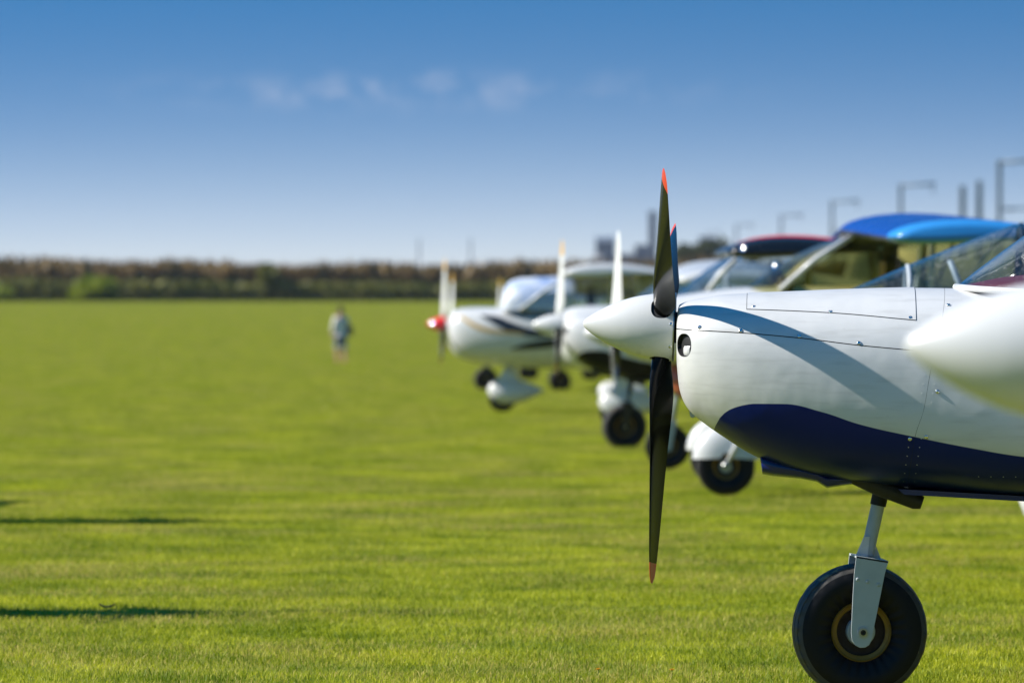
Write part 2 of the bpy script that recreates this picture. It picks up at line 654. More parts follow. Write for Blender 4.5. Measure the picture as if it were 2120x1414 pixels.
def propeller(root, hub, angles, R=0.85, blade_mat='blade_black', tip_mat='tip_red', tip=0.065, tilt=2.4, cs=1.0, n=26):
    for al in angles:
        b = mobj('blade', *blade_geo(al, 0.05, R - tip, R, tilt, n, 20, (True, True), cs), blade_mat, root, True, hub, sharp=50)
        if blade_mat == 'blade_white':          # the side that faces the pilot is black against glare
            b.data.materials.append(MT['blade_black'])
            for q in b.data.polygons:
                if q.index < (n - 1) * 20 and 10 <= q.index % 20:
                    q.material_index = 1
        mobj('blade_tip', *blade_geo(al, R - tip + 0.0005, R, R, tilt, 8, 20, (True, True), cs), tip_mat, b, True, None, sharp=50)


SPIN = [(-0.3020, 0.0), (-0.3016, 0.004), (-0.300, 0.0085), (-0.295, 0.0145), (-0.283, 0.0245), (-0.266, 0.0365), (-0.244, 0.050),
        (-0.215, 0.0655), (-0.18, 0.0810), (-0.14, 0.0945), (-0.10, 0.1040), (-0.06, 0.1100), (-0.02, 0.1135), (0.0, 0.1145)]


def spinner_geo(tilt, holes, plane_x):
    fr = pchip([p[0] for p in SPIN], [p[1] for p in SPIN])
    xs = list(np.linspace(-0.3020, -0.28, 16)) + list(np.linspace(-0.276, -0.085, 30)) + list(np.linspace(-0.082, 0, 42))
    n = 240
    v = []
    for x in xs:
        r = fr(x)
        for t in np.linspace(0, 2 * PI, n, endpoint=False):
            v.append(Vector((x, math.cos(t) * r, math.sin(t) * r)))
    f = grid_faces(len(xs), n, True)
    for al in holes:
        a = rad(al)

        def chart(p):
            ang = math.atan2(p.z, p.y)
            d = (ang - a + PI) % (2 * PI) - PI
            return (p.x, d * 0.11)
        c, r = (plane_x - 0.004, 0.0), (0.036, 0.041)
        f, rim, pts, d = cut_hole(v, f, chart, c, r, 2.6)
        for i in rim:
            px, pd = pts[i]
            k = 1 / max(d[i], 1e-6)
            nx, na = c[0] + (px - c[0]) * k, (c[1] + (pd - c[1]) * k) / 0.11 + a
            rr = fr(nx)
            v[i] = Vector((nx, math.cos(na) * rr, math.sin(na) * rr))
    used = sorted({i for q in f for i in q})
    mp = {o: i for i, o in enumerate(used)}
    v = [v[i] for i in used]
    f = [tuple(mp[i] for i in q) for q in f]
    ct, st = math.cos(rad(tilt)), math.sin(rad(tilt))
    return [(p[0] * ct + p[2] * st, p[1], -p[0] * st + p[2] * ct) for p in v], f


def tyre_geo(R=0.224, W=0.080, n=120, wavy=True, rim=0.098):
    """half width W; tread with three wavy grooves"""
    half = [(0.52, rim), (0.76, rim + 0.012), (0.95, rim + 0.045), (1.0, R * 0.70), (0.985, R * 0.775), (0.955, R * 0.835), (0.92, R * 0.862),
            (0.905, R * 0.880), (0.82, R * 0.921), (0.755, R * 0.942), (0.745, R * 0.918), (0.695, R * 0.930), (0.685, R * 0.958), (0.56, R * 0.976), (0.42, R * 0.988),
            (0.41, R * 0.958), (0.35, R * 0.960), (0.34, R * 0.992), (0.20, R * 0.998), (0.07, R), (0.06, R * 0.965)]
    prof = [(-a * W, r) for a, r in half] + [(a * W, r) for a, r in reversed(half)]
    rings = []
    for a, r in prof:
        ring = []
        for k in range(n):
            t = 2 * PI * k / n
            q = abs(a) / W
            aa, rr = a, r
            if wavy and 0.03 < q < 0.78:
                aa = a + 0.0040 * math.sin(t * 26 + (1.5 if a > 0 else 0)) * (1 if q > 0.2 else 0.6)
            if wavy and 0.85 < q < 0.93:
                rr = r + 0.0016 * math.sin(t * 26) + 0.0008 * math.sin(t * 52 + 1)
            elif 0.96 < q and r < R * 0.8:
                rr = r
            ring.append((math.cos(t) * rr, aa, math.sin(t) * rr))
        rings.append(ring)
    return loft(rings, (False, False))


TYRE_ME = {}


def wheel(root, c, R=0.224, W=0.078, yaw=0.0, rim='brass', fine=False, name='wheel'):
    """wheel > tyre, rim, hub_cap; axle along local y"""
    k = (R, W, fine)
    if k not in TYRE_ME:
        t = mobj('tyre', *tyre_geo(R, W, 240 if fine else 60, True, R * 0.437), 'tyre', None, True, sharp=38)
        COL.objects.unlink(t)
        TYRE_ME[k] = t.data
    w = bpy.data.objects.new(name, TYRE_ME[k])
    w.location = c
    w.rotation_euler = (0, 0, yaw)
    link(w, root)
    r = R * 0.44
    for sgn in ((-1, 1) if not fine else (-1, 1)):
        y = sgn * W
        pr = [(y * 0.50, r * 1.0), (y * 0.62, r * 1.02), (y * 0.66, r * 0.985), (y * 0.63, r * 0.95), (y * 0.56, r * 0.93), (y * 0.50, r * 0.82)]
        ri = mobj('rim', *revolve(pr, 64), rim, w, True, sharp=40)
        dish = [(y * 0.50, r * 0.82), (y * 0.30, r * 0.78), (y * 0.22, r * 0.45), (y * 0.22, 0.001)]
        mobj('wheel_well', *revolve(dish, 48), 'rust', w, True, sharp=40)
        hb = [(y * 0.22, r * 0.50), (y * 0.52, r * 0.48), (y * 0.56, r * 0.45), (y * 0.56, 0.001)]
        mobj('hub_cap', *revolve(hb, 40), 'grey_metal', w, True, sharp=30)
    return w


def wheel_pant_geo(L=0.72, H=0.34, W=0.11, open_z=-0.10):
    rings = []
    for u in np.linspace(0, 1, 22):
        a = (1 - abs(1 - u / 0.36) ** 2.2) ** 0.5 if u < 0.36 else (1 - ((u - 0.36) / 0.64) ** 1.7)
        a = max(a, 0.02)
        x = -0.36 * L + u * L
        ring = []
        for t in np.linspace(0, 2 * PI, 24, endpoint=False):
            z = math.cos(t)
            zz = z * H * 0.5 * a * (1 if z > 0 else 0.75)
            ring.append((x, math.sin(t) * W * (a ** 0.8), max(zz, -H) + 0.05 * (1 - a)))
        rings.append(ring)
    return loft(rings)


def airfoil_ring(xle, chord, y, zc, tk=0.13, n=28, camber=0.03, inc=0.0):
    ring = []
    for k in range(n):
        p = 2 * PI * k / n
        u = 0.5 - 0.5 * math.cos(p) if True else 0
        th = 5 * tk * (0.2969 * math.sqrt(u) - 0.126 * u - 0.3516 * u * u + 0.2843 * u ** 3 - 0.1036 * u ** 4)
        z = camber * 4 * u * (1 - u) + (th if p <= PI else -th)
        ring.append((xle + u * chord, y, zc + z * chord - inc * u * chord))
    return ring


def wing_geo(side, x_root, x_tip, c_root, c_tip, y0, y1, z0, z1, tk=0.13, n=9, tip_round=True):
    rings = []
    for i in range(n):
        u = i / (n - 1)
        rings.append(airfoil_ring(x_root + (x_tip - x_root) * u, c_root + (c_tip - c_root) * u, side * (y0 + (y1 - y0) * u), z0 + (z1 - z0) * u, tk))
    if tip_round:
        for du, k in ((0.04, 0.93), (0.07, 0.75), (0.085, 0.45)):
            y = side * (y1 + du)
            xm = x_tip + c_tip * 0.35
            base = airfoil_ring(x_tip, c_tip, y, z1, tk)
            rings.append([(xm + (p[0] - xm) * (0.6 + 0.4 * k), y, z1 + (p[2] - z1) * k) for p in base])
    return loft(rings)


def tail(root, x, z, span=1.25, chord=0.75, fin_h=1.05, mat='white', rudder_mat='white', zs=None):
    for s in (-1, 1):
        mobj('tailplane', *wing_geo(s, x, x + 0.12, chord, chord * 0.7, 0.03, span, zs or z, zs or z, 0.09, 5), mat, root, True, sharp=50)
    fin = []
    for i in range(6):
        u = i / 5
        r = airfoil_ring(x - 0.15 + 0.42 * u, chord * 1.25 * (1 - 0.42 * u), 0, 0, 0.09, 24, 0)
        fin.append([(p[0], p[2], z + fin_h * u) for p in r])
    mobj('fin', *loft(fin), rudder_mat, root, True, sharp=50)


# ------------------------------------------------------------------ the low-wing trainer (foreground type)
TR_ST = [  # x, top, bottom, half width, height of greatest width, roundness
    (0.0115, 1.262, 1.085, 0.125, 1.19, 2.1), (0.0135, 1.277, 1.062, 0.150, 1.19, 2.1), (0.0177, 1.295, 1.026, 0.188, 1.185, 2.15),
    (0.032, 1.303, 0.977, 0.228, 1.175, 2.2), (0.056, 1.311, 0.941, 0.262, 1.165, 2.25), (0.096, 1.319, 0.908, 0.296, 1.15, 2.3),
    (0.1685, 1.331, 0.857, 0.335, 1.125, 2.35), (0.265, 1.3355, 0.798, 0.365, 1.10, 2.4), (0.393, 1.340, 0.7485, 0.390, 1.07, 2.45),
    (0.553, 1.3467, 0.717, 0.410, 1.05, 2.5), (0.817, 1.353, 0.690, 0.430, 1.03, 2.6), (1.16, 1.345, 0.662, 0.450, 1.01, 2.7),
    (1.8, 1.33, 0.645, 0.465, 1.0, 2.8), (2.5, 1.34, 0.66, 0.45, 1.0, 2.7), (3.3, 1.34, 0.74, 0.34, 1.04, 2.4), (4.3, 1.27, 0.88, 0.18, 1.07, 2.2),
    (5.45, 1.17, 1.02, 0.03, 1.09, 2.0)]
TB = Body(TR_ST)
SEAM = pchip([0.0, 0.024, 0.236, 0.417, 0.613, 0.785, 0.95], [1.219, 1.2177, 1.2069, 1.1913, 1.1678, 1.1523, 1.138])
DOOR = pchip([0.22, 0.2987, 0.5189, 0.7782, 0.85], [1.284, 1.2819, 1.2726, 1.2506, 1.244])
FIREZ = pchip([0.60, 0.753, 0.8706, 0.9569, 1.0744, 1.286, 1.36], [0.765, 0.7771, 0.7926, 0.8191, 0.8393, 0.886, 0.896])
SCREWS = [(0.09, 1.2255), (0.2252, 1.2146), (0.4168, 1.1974), (0.6098, 1.1755), (0.2676, 1.2917), (0.5187, 1.276), (0.7774, 1.2573), (0.902, 1.2982),
          (0.7755, 0.8647), (0.8279, 0.871), (0.8638, 1.0187)]


def screw_mesh():
    pr = [(0.0, 0.0070), (-0.0020, 0.0068), (-0.0034, 0.0052), (-0.0040, 0.0030), (-0.0024, 0.0026), (-0.0024, 0.0001)]
    o = mobj('screw', *revolve(pr, 14), 'chrome', None, True, sharp=50)
    COL.objects.unlink(o)
    return o.data


SCREW_ME = screw_mesh()
BOLT_ME = SCREW_ME.copy()
BOLT_ME.name = 'bolt'
BOLT_ME.materials.clear()
BOLT_ME.materials.append(MT['grey_metal'])


def rivet_mesh():
    pr = [(0.0, 0.0019), (-0.0005, 0.0016), (-0.0007, 0.0001)]
    o = mobj('rivet', *revolve(pr, 8), 'white', None, True)
    COL.objects.unlink(o)
    return o.data


RIVET_ME = rivet_mesh()


def stick(me, name, parent, body, x, z, off=0.0):
    th = body.th(x, z)
    p, n = body.pt(x, th, off), body.nrm(x, th)
    o = bpy.data.objects.new(name, me)
    o.location = p
    o.rotation_euler = (-n).to_track_quat('Y', 'Z').to_euler()
    return link(o, parent)


def fire_x(th):
    """the firewall seam leans: its place depends on the height"""
    z = TB.raw(0.83, th).z
    return FIREZ(z)


TRAINER = []


def copy_tree(o, parent, swap):
    c = o.copy()
    link(c, parent)
    for i, sl in enumerate(c.material_slots):
        if sl.material and sl.material.name in swap:
            new = MT[swap[sl.material.name]]
            sl.link = 'OBJECT'
            sl.material = new
    for ch in o.children:
        copy_tree(ch, c, swap)
    return c


def trainer(name, loc, rz, label, angles=(143, 23, -97), skin='two_tone', blade='blade_black', tip='tip_red', low='navy', group=None, R=0.85):
    root = empty(name, loc, rz)
    tag(root, label, 'airplane', group)
    B = TB
    hub = (-0.036, 0, 1.2205)
    if not TRAINER:
        TRAINER.append(root)
        trainer_airframe(root, skin, low)
    else:
        swap = {'white_and_navy_paint': skin, 'navy_paint': low}
        if low == 'black':
            swap['grey_painted_steel'] = 'black'
        for ch in list(TRAINER[0].children):
            if ch.name.split('.')[0] not in ('spinner', 'blade'):
                copy_tree(ch, root, swap)
    trainer_propeller(root, hub, angles, R, blade, tip)
    return root


def trainer_propeller(root, hub, angles, R, blade, tip):
    # --- spinner and propeller
    tilt = 2.4
    spn = mobj('spinner', *spinner_geo(tilt, angles, -0.036), 'white', root, True, (0, 0, 1.2215))
    ct, st = math.cos(rad(tilt)), math.sin(rad(tilt))

    def tl(v):
        return [(p[0] * ct + p[2] * st, p[1], -p[0] * st + p[2] * ct) for p in v]
    sv, sf = revolve([(x, max(0.0005, r_ - 0.005)) for x, r_ in SPIN[3:]] + [(0.001, 0.0001)], 60, 'x')
    mobj('spinner_inside', tl(sv), sf, 'dark', spn)
    bv, bf = revolve([(-0.0002, 0.1125), (0.0005, 0.1160), (0.0030, 0.1165), (0.0042, 0.114), (0.0042, 0.02)], 90, 'x')
    mobj('back_plate', tl(bv), bf, 'steel', spn, True, sharp=40)
    hv, hf = revolve([(0.003, 0.052), (0.020, 0.052), (0.020, 0.001)], 40, 'x')
    mobj('prop_flange', tl(hv), hf, 'dark', spn, True, sharp=40)
    for k in range(9):
        a = 2 * PI * (k + 0.35) / 9
        p = tl([(-0.007, math.cos(a) * 0.1132, math.sin(a) * 0.1132)])[0]
        o = bpy.data.objects.new('screw', SCREW_ME)
        o.location = p
        o.rotation_euler = Vector((0, -math.cos(a), -math.sin(a))).to_track_quat('Y', 'X').to_euler()
        o.scale = (0.85, 0.6, 0.85)
        link(o, spn)
    propeller(root, hub, angles, R, blade, tip, 0.068 if tip == 'tip_red' else 0.15, tilt)

def trainer_airframe(root, skin, low):
    B = TB
    # --- cowling: lower and upper half with a real gap between them, dark engine bay behind
    gap = 0.0016
    tlo = lambda x: B.th(x, SEAM(x) - gap)
    thi = lambda x: B.th(x, SEAM(x) + gap)
    v, f = B.patch(0.0115, lambda th: fire_x(th) - 0.0006, tlo, lambda x: 2 * PI - tlo(x), 110, 120, 0, True)
    c, r = (0.0390, 1.1660), (0.0235, 0.0380)
    for sgn in (-1, 1):
        def chart(p, sgn=sgn):
            return (p.x if p.y * sgn > 0 else 9, p.z)
        f, rim, pts, d = cut_hole(v, f, chart, c, r, 2.3)
        for i in rim:
            k = 1 / max(d[i], 1e-6)
            nx, nz = c[0] + (pts[i][0] - c[0]) * k, c[1] + (pts[i][1] - c[1]) * k
            p = B.flank(nx, nz)
            v[i] = Vector((p.x, p.y * (1 if sgn < 0 else -1), p.z))
    used = sorted({i for q in f for i in q})
    mp = {o: i for i, o in enumerate(used)}
    lower = mobj('lower_cowl', [v[i] for i in used], [tuple(mp[i] for i in q) for q in f], skin, root)
    v, f = B.patch(0.0115, lambda th: fire_x(th) - 0.0006, lambda x: -thi(x), thi, 60, 60, 0, True)
    upper = mobj('upper_cowl', v, f, skin, root)
    mobj('engine_bay', *B.skin(0.013, 0.9, 60, 80, -0.014), 'dark', root)
    # rim of the cooling inlets, with the pale duct lip inside
    for sgn in (-1, 1):
        rings = []
        for dx, ki in ((-0.0005, 1.0), (0.004, 0.99), (0.014, 0.95), (0.045, 0.85)):
            ring = []
            for t in np.linspace(0, 2 * PI, 32, endpoint=False):
                ex, ez = math.copysign(abs(math.cos(t)) ** (2 / 2.3), math.cos(t)), math.copysign(abs(math.sin(t)) ** (2 / 2.3), math.sin(t))
                p = B.flank(c[0] + r[0] * ex * 1.02, c[1] + r[1] * ez * 1.02)
                q = Vector((p.x, p.y, p.z))
                cc = B.flank(c[0], c[1])
                q = cc + (q - cc) * ki + Vector((dx * 0.9, dx * 0.45, 0))
                ring.append((q.x, q.y * (1 if sgn < 0 else -1), q.z))
            rings.append(ring)
        mobj('inlet_duct', *loft(rings, (False, True)), 'dark', lower)
        bv = []
        for xx in np.linspace(0.027, 0.049, 6):
            for zz in np.linspace(1.131, 1.163, 6):
                p = B.flank(xx, zz, -0.006 - 0.004 * ((zz - 1.147) / 0.016) ** 4 - 0.004 * ((xx - 0.038) / 0.011) ** 4)
                bv.append((p.x, p.y * (1 if sgn < 0 else -1), p.z))
        mobj('inlet_bracket', bv, grid_faces(6, 6), 'white', lower)
    tabv, tabf = plate([(0.046, 0.972), (0.0555, 0.925), (0.062, 0.9215), (0.083, 0.928), (0.10, 0.945)], -0.02, 0.02, 0.002)
    mobj('cowl_tab', tabv, tabf, skin, lower, True, sharp=30)
    # front face behind the spinner
    fr = [B.pt(0.0115, t) for t in np.linspace(0, 2 * PI, 64, endpoint=False)]
    mobj('cowl_nose', fr + [Vector((0.0105, p.y * 0.7, 1.2 + (p.z - 1.2) * 0.7)) for p in fr] + [Vector((0.0105, 0, 1.2))],
         [(i, (i + 1) % 64, 64 + (i + 1) % 64, 64 + i) for i in range(64)] + [(64 + i, 64 + (i + 1) % 64, 128) for i in range(64)], skin, root)
    # oil hatch on top: proud of the cowl on a dark seal
    ha = lambda x: B.th(x, DOOR(x))
    mobj('hatch_seal', *B.patch(0.2435, 0.7975, lambda x: -ha(x) - 0.006, lambda x: ha(x) + 0.006, 30, 40, 0.0007), 'seal', upper)
    vv, ff = B.patch(0.2455, 0.7955, lambda x: -ha(x), ha, 30, 40, 0.0022)
    mobj('oil_hatch', vv, ff, skin, upper)
    for x, z in SCREWS:
        stick(SCREW_ME, 'screw', upper if z > SEAM(min(x, 0.9)) else lower, B, x, z, 0.0002)
    # --- fuselage behind the firewall
    v, f = B.patch(lambda th: fire_x(th) + 0.0004, 5.45, 0.0, 2 * PI, 60, 90)
    fus = mobj('fuselage', v, f, skin, root)
    for z in np.linspace(0.72, 1.10, 14):
        for dx in (-0.016, 0.020):
            stick(RIVET_ME, 'rivet', fus if dx > 0 else lower, B, FIREZ(z) + dx, z)
    for z in np.linspace(1.20, 1.32, 6):
        stick(RIVET_ME, 'rivet', fus, B, FIREZ(z) + 0.055, z)
    for x in np.linspace(1.0, 1.6, 16):
        stick(RIVET_ME, 'rivet', fus, B, x, 1.10 + 0.02 * x)
        stick(RIVET_ME, 'rivet', fus, B, x, 0.74)
    # chin scoop with its open rear lip
    prof = [(0.2865, 0.790, 0.815, 0.18), (0.2945, 0.736, 0.81, 0.20), (0.33, 0.730, 0.80, 0.215), (0.42, 0.722, 0.775, 0.22), (0.475, 0.7115, 0.76, 0.215),
            (0.508, 0.6905, 0.745, 0.205), (0.560, 0.699, 0.74, 0.19), (0.66, 0.711, 0.735, 0.16)]
    rings = []
    for x, zb, zt, hw in prof:
        hw *= 0.66
        rings.append([(x, -hw * math.copysign(abs(math.sin(t)) ** 0.6, math.sin(t)), (zb + zt) / 2 + (zt - zb) / 2 * math.copysign(abs(math.cos(t)) ** 0.6, math.cos(t)))
                      for t in np.linspace(0, 2 * PI, 28, endpoint=False)])
    mobj('chin_scoop', *loft(rings), low, root, True, sharp=45)
    ex = mobj('exhaust_pipe', *tube([(0.60, -0.10, 0.735), (0.68, -0.10, 0.697), (0.80, -0.10, 0.652), (0.822, -0.10, 0.6445)], [0.030, 0.030, 0.029, 0.021], 18), 'exhaust', root, True, sharp=50)
    # belly stiffener behind the nose leg
    mobj('belly_channel', *plate([(0.74, 0.694), (1.6, 0.648), (1.6, 0.630), (0.76, 0.676)], -0.20, 0.20), low, root, True, sharp=30)
    # --- nose leg
    yw = rad(6.5)
    top, bot = Vector((0.700, 0, 0.735)), Vector((0.6410, 0, 0.468))
    ax = (bot - top)
    leg = mobj('nose_leg', *tube([top, top + ax * 0.35, top + ax * 0.352, bot], [0.0265, 0.0265, 0.0225, 0.0225], 24), 'grey_metal', root, True, sharp=40)
    mobj('leg_sleeve', *tube([top + ax * -0.1, top + ax * 0.385], 0.0268, 24), 'dark', leg, True, sharp=40)
    fork = empty('nose_fork', (0.641, 0, 0.47), yw)
    fork.parent = root
    # fork plates follow the raked leg; local origin at the fork crown
    side = [(-0.0470, -0.0005), (-0.0540, -0.060), (-0.0585, -0.130), (-0.0640, -0.255), (-0.0610, -0.280), (-0.0500, -0.296), (-0.0340, -0.3040), (-0.0170, -0.3030),
            (-0.0040, -0.2950), (0.0035, -0.2800), (0.0300, -0.150), (0.0480, -0.060), (0.0600, -0.0180)]
    for s in (-1, 1):
        pl = mobj('fork_plate', *plate(side, s * 0.0885, s * 0.0935, 0.0012), 'grey_metal', fork, True, sharp=25)
        for q in ((-0.042, -0.078), (-0.010, -0.086), (0.027, -0.096)):
            o = bpy.data.objects.new('bolt', BOLT_ME)
            o.location = (q[0], s * 0.0937, q[1])
            o.rotation_euler = (0, 0, 0 if s < 0 else PI)
            o.scale = (0.9, 0.9, 0.9)
            link(o, fork)
            o.parent = pl
        for rr, yy, mt in ((0.0195, 0.0025, 'grey_metal'), (0.0150, 0.0075, 'steel'), (0.0095, 0.0105, 'exhaust')):
            pr = [(s * 0.0932, rr), (s * (0.0932 + yy), rr * 0.97), (s * (0.0933 + yy), rr * 0.62), (s * (0.0932 + yy * 0.5), rr * 0.45), (s * (0.0932 + yy * 0.5), 0.0001)]
            o = mobj('axle_nut', *revolve(pr, 18), mt, pl, True, (-0.0245, 0, -0.2535), sharp=30)
    crown = [(-0.0470, -0.0005), (0.0600, -0.0180), (0.0590, -0.0245), (-0.0475, -0.0070)]
    mobj('fork_crown', *plate(crown, -0.0935, 0.0935, 0.001), 'grey_metal', fork, True, sharp=30)
    gv, gf = join(plate([(-0.040, -0.002), (-0.013, 0.060), (0.006, 0.060), (0.0, -0.008)], -0.0275, -0.0235, 0.0005),
                  plate([(0.050, -0.016), (0.030, 0.035), (0.012, 0.060), (0.0, -0.008)], 0.0235, 0.0275, 0.0005))
    mobj('fork_gusset', gv, gf, 'white', fork, True, sharp=30)
    w = wheel(root, (0.641 - 0.0245 * math.cos(yw), -0.0245 * math.sin(yw), 0.2165), 0.224, 0.080, yw, 'brass', True)
    w.name = 'nose_wheel'
    # --- canopy
    cs = [(0.935, 1.352, 1.353, 0.02), (0.955, 1.350, 1.372, 0.13), (1.00, 1.346, 1.408, 0.215), (1.08, 1.341, 1.468, 0.30), (1.16, 1.337, 1.526, 0.355), (1.35, 1.33, 1.655, 0.425),
          (1.6, 1.325, 1.775, 0.455), (1.9, 1.32, 1.83, 0.46), (2.3, 1.33, 1.78, 0.44), (2.7, 1.335, 1.62, 0.38), (3.05, 1.335, 1.42, 0.28), (3.2, 1.33, 1.345, 0.18)]
    rings = []
    for x, zb, zt, hw in cs:
        rings.append([(x, -hw * math.copysign(abs(math.cos(t)) ** 0.9, math.cos(t)), zb + (zt - zb) * math.sin(t) ** 0.85) for t in np.linspace(0, PI, 28)])
    mobj('canopy', [p for r_ in rings for p in r_], grid_faces(len(rings), 28), 'glass', root)
    edge = [Vector(r_[0]) for r_ in rings]
    for s in (1, -1):
        mobj('canopy_rail', *tube([(p.x, p.y * s, p.z + 0.004) for p in edge], 0.011, 10), 'white', root)
    bow = [(1.62, -0.45 * math.cos(t), 1.33 + 0.435 * math.sin(t) ** 0.85) for t in np.linspace(0, PI, 28)]
    mobj('canopy_bow', *tube(bow, 0.016, 8), 'white', root)
    co = [(x, zb, zt, hw) for x, zb, zt, hw in cs[1:6]]
    rings = []
    for x, zb, zt, hw in co:
        rings.append([(x, -hw * 0.93 * math.cos(t), zb + (0.004 + min(0.055, (zt - zb) * 0.33)) * math.sin(t) ** 0.6) for t in np.linspace(0, PI, 20)])
    mobj('instrument_coaming', [p for r_ in rings for p in r_], grid_faces(len(rings), 20), 'maroon', root)
    for s in (-1, 1):
        st_ = mobj('seat', *join(bx(1.95, 2.10, s * 0.22 - 0.17, s * 0.22 + 0.17, 1.30, 1.62), bx(1.99, 2.08, s * 0.22 - 0.09, s * 0.22 + 0.09, 1.62, 1.73)), 'seat', root, False)
    # --- wings, tail, main gear
    for s in (-1, 1):
        wg = mobj('wing', *wing_geo(s, 1.42, 1.42, 1.42, 1.35, 0.40, 4.05, 0.80, 1.08, 0.15), 'white', root, True, sharp=50)
        mobj('gear_leg', *tube([(1.95, s * 0.42, 0.75), (1.98, s * 0.98, 0.20)], [0.04, 0.03], 10, 0.5), 'grey_metal', root)
        wm = wheel(root, (1.98, s * 1.05, 0.195), 0.20, 0.075, 0, 'brass')
        wm.name = 'main_wheel'
    tail(root, 4.75, 1.20, mat='white', rudder_mat='white')


# ------------------------------------------------------------------ high-wing and glider-like types (blurred neighbours)
def spinner_simple(root, h, mat, L=0.26, R=0.11):
    pr = [(-L, 0.0005), (-L * 0.985, R * 0.10), (-L * 0.93, R * 0.25), (-L * 0.8, R * 0.46), (-L * 0.6, R * 0.70), (-L * 0.35, R * 0.90), (-L * 0.1, R * 0.99), (0.0, R), (0.004, R), (0.004, 0.001)]
    return mobj('spinner', *revolve(pr, 40, 'x'), mat, root, True, (0, 0, h), sharp=50)


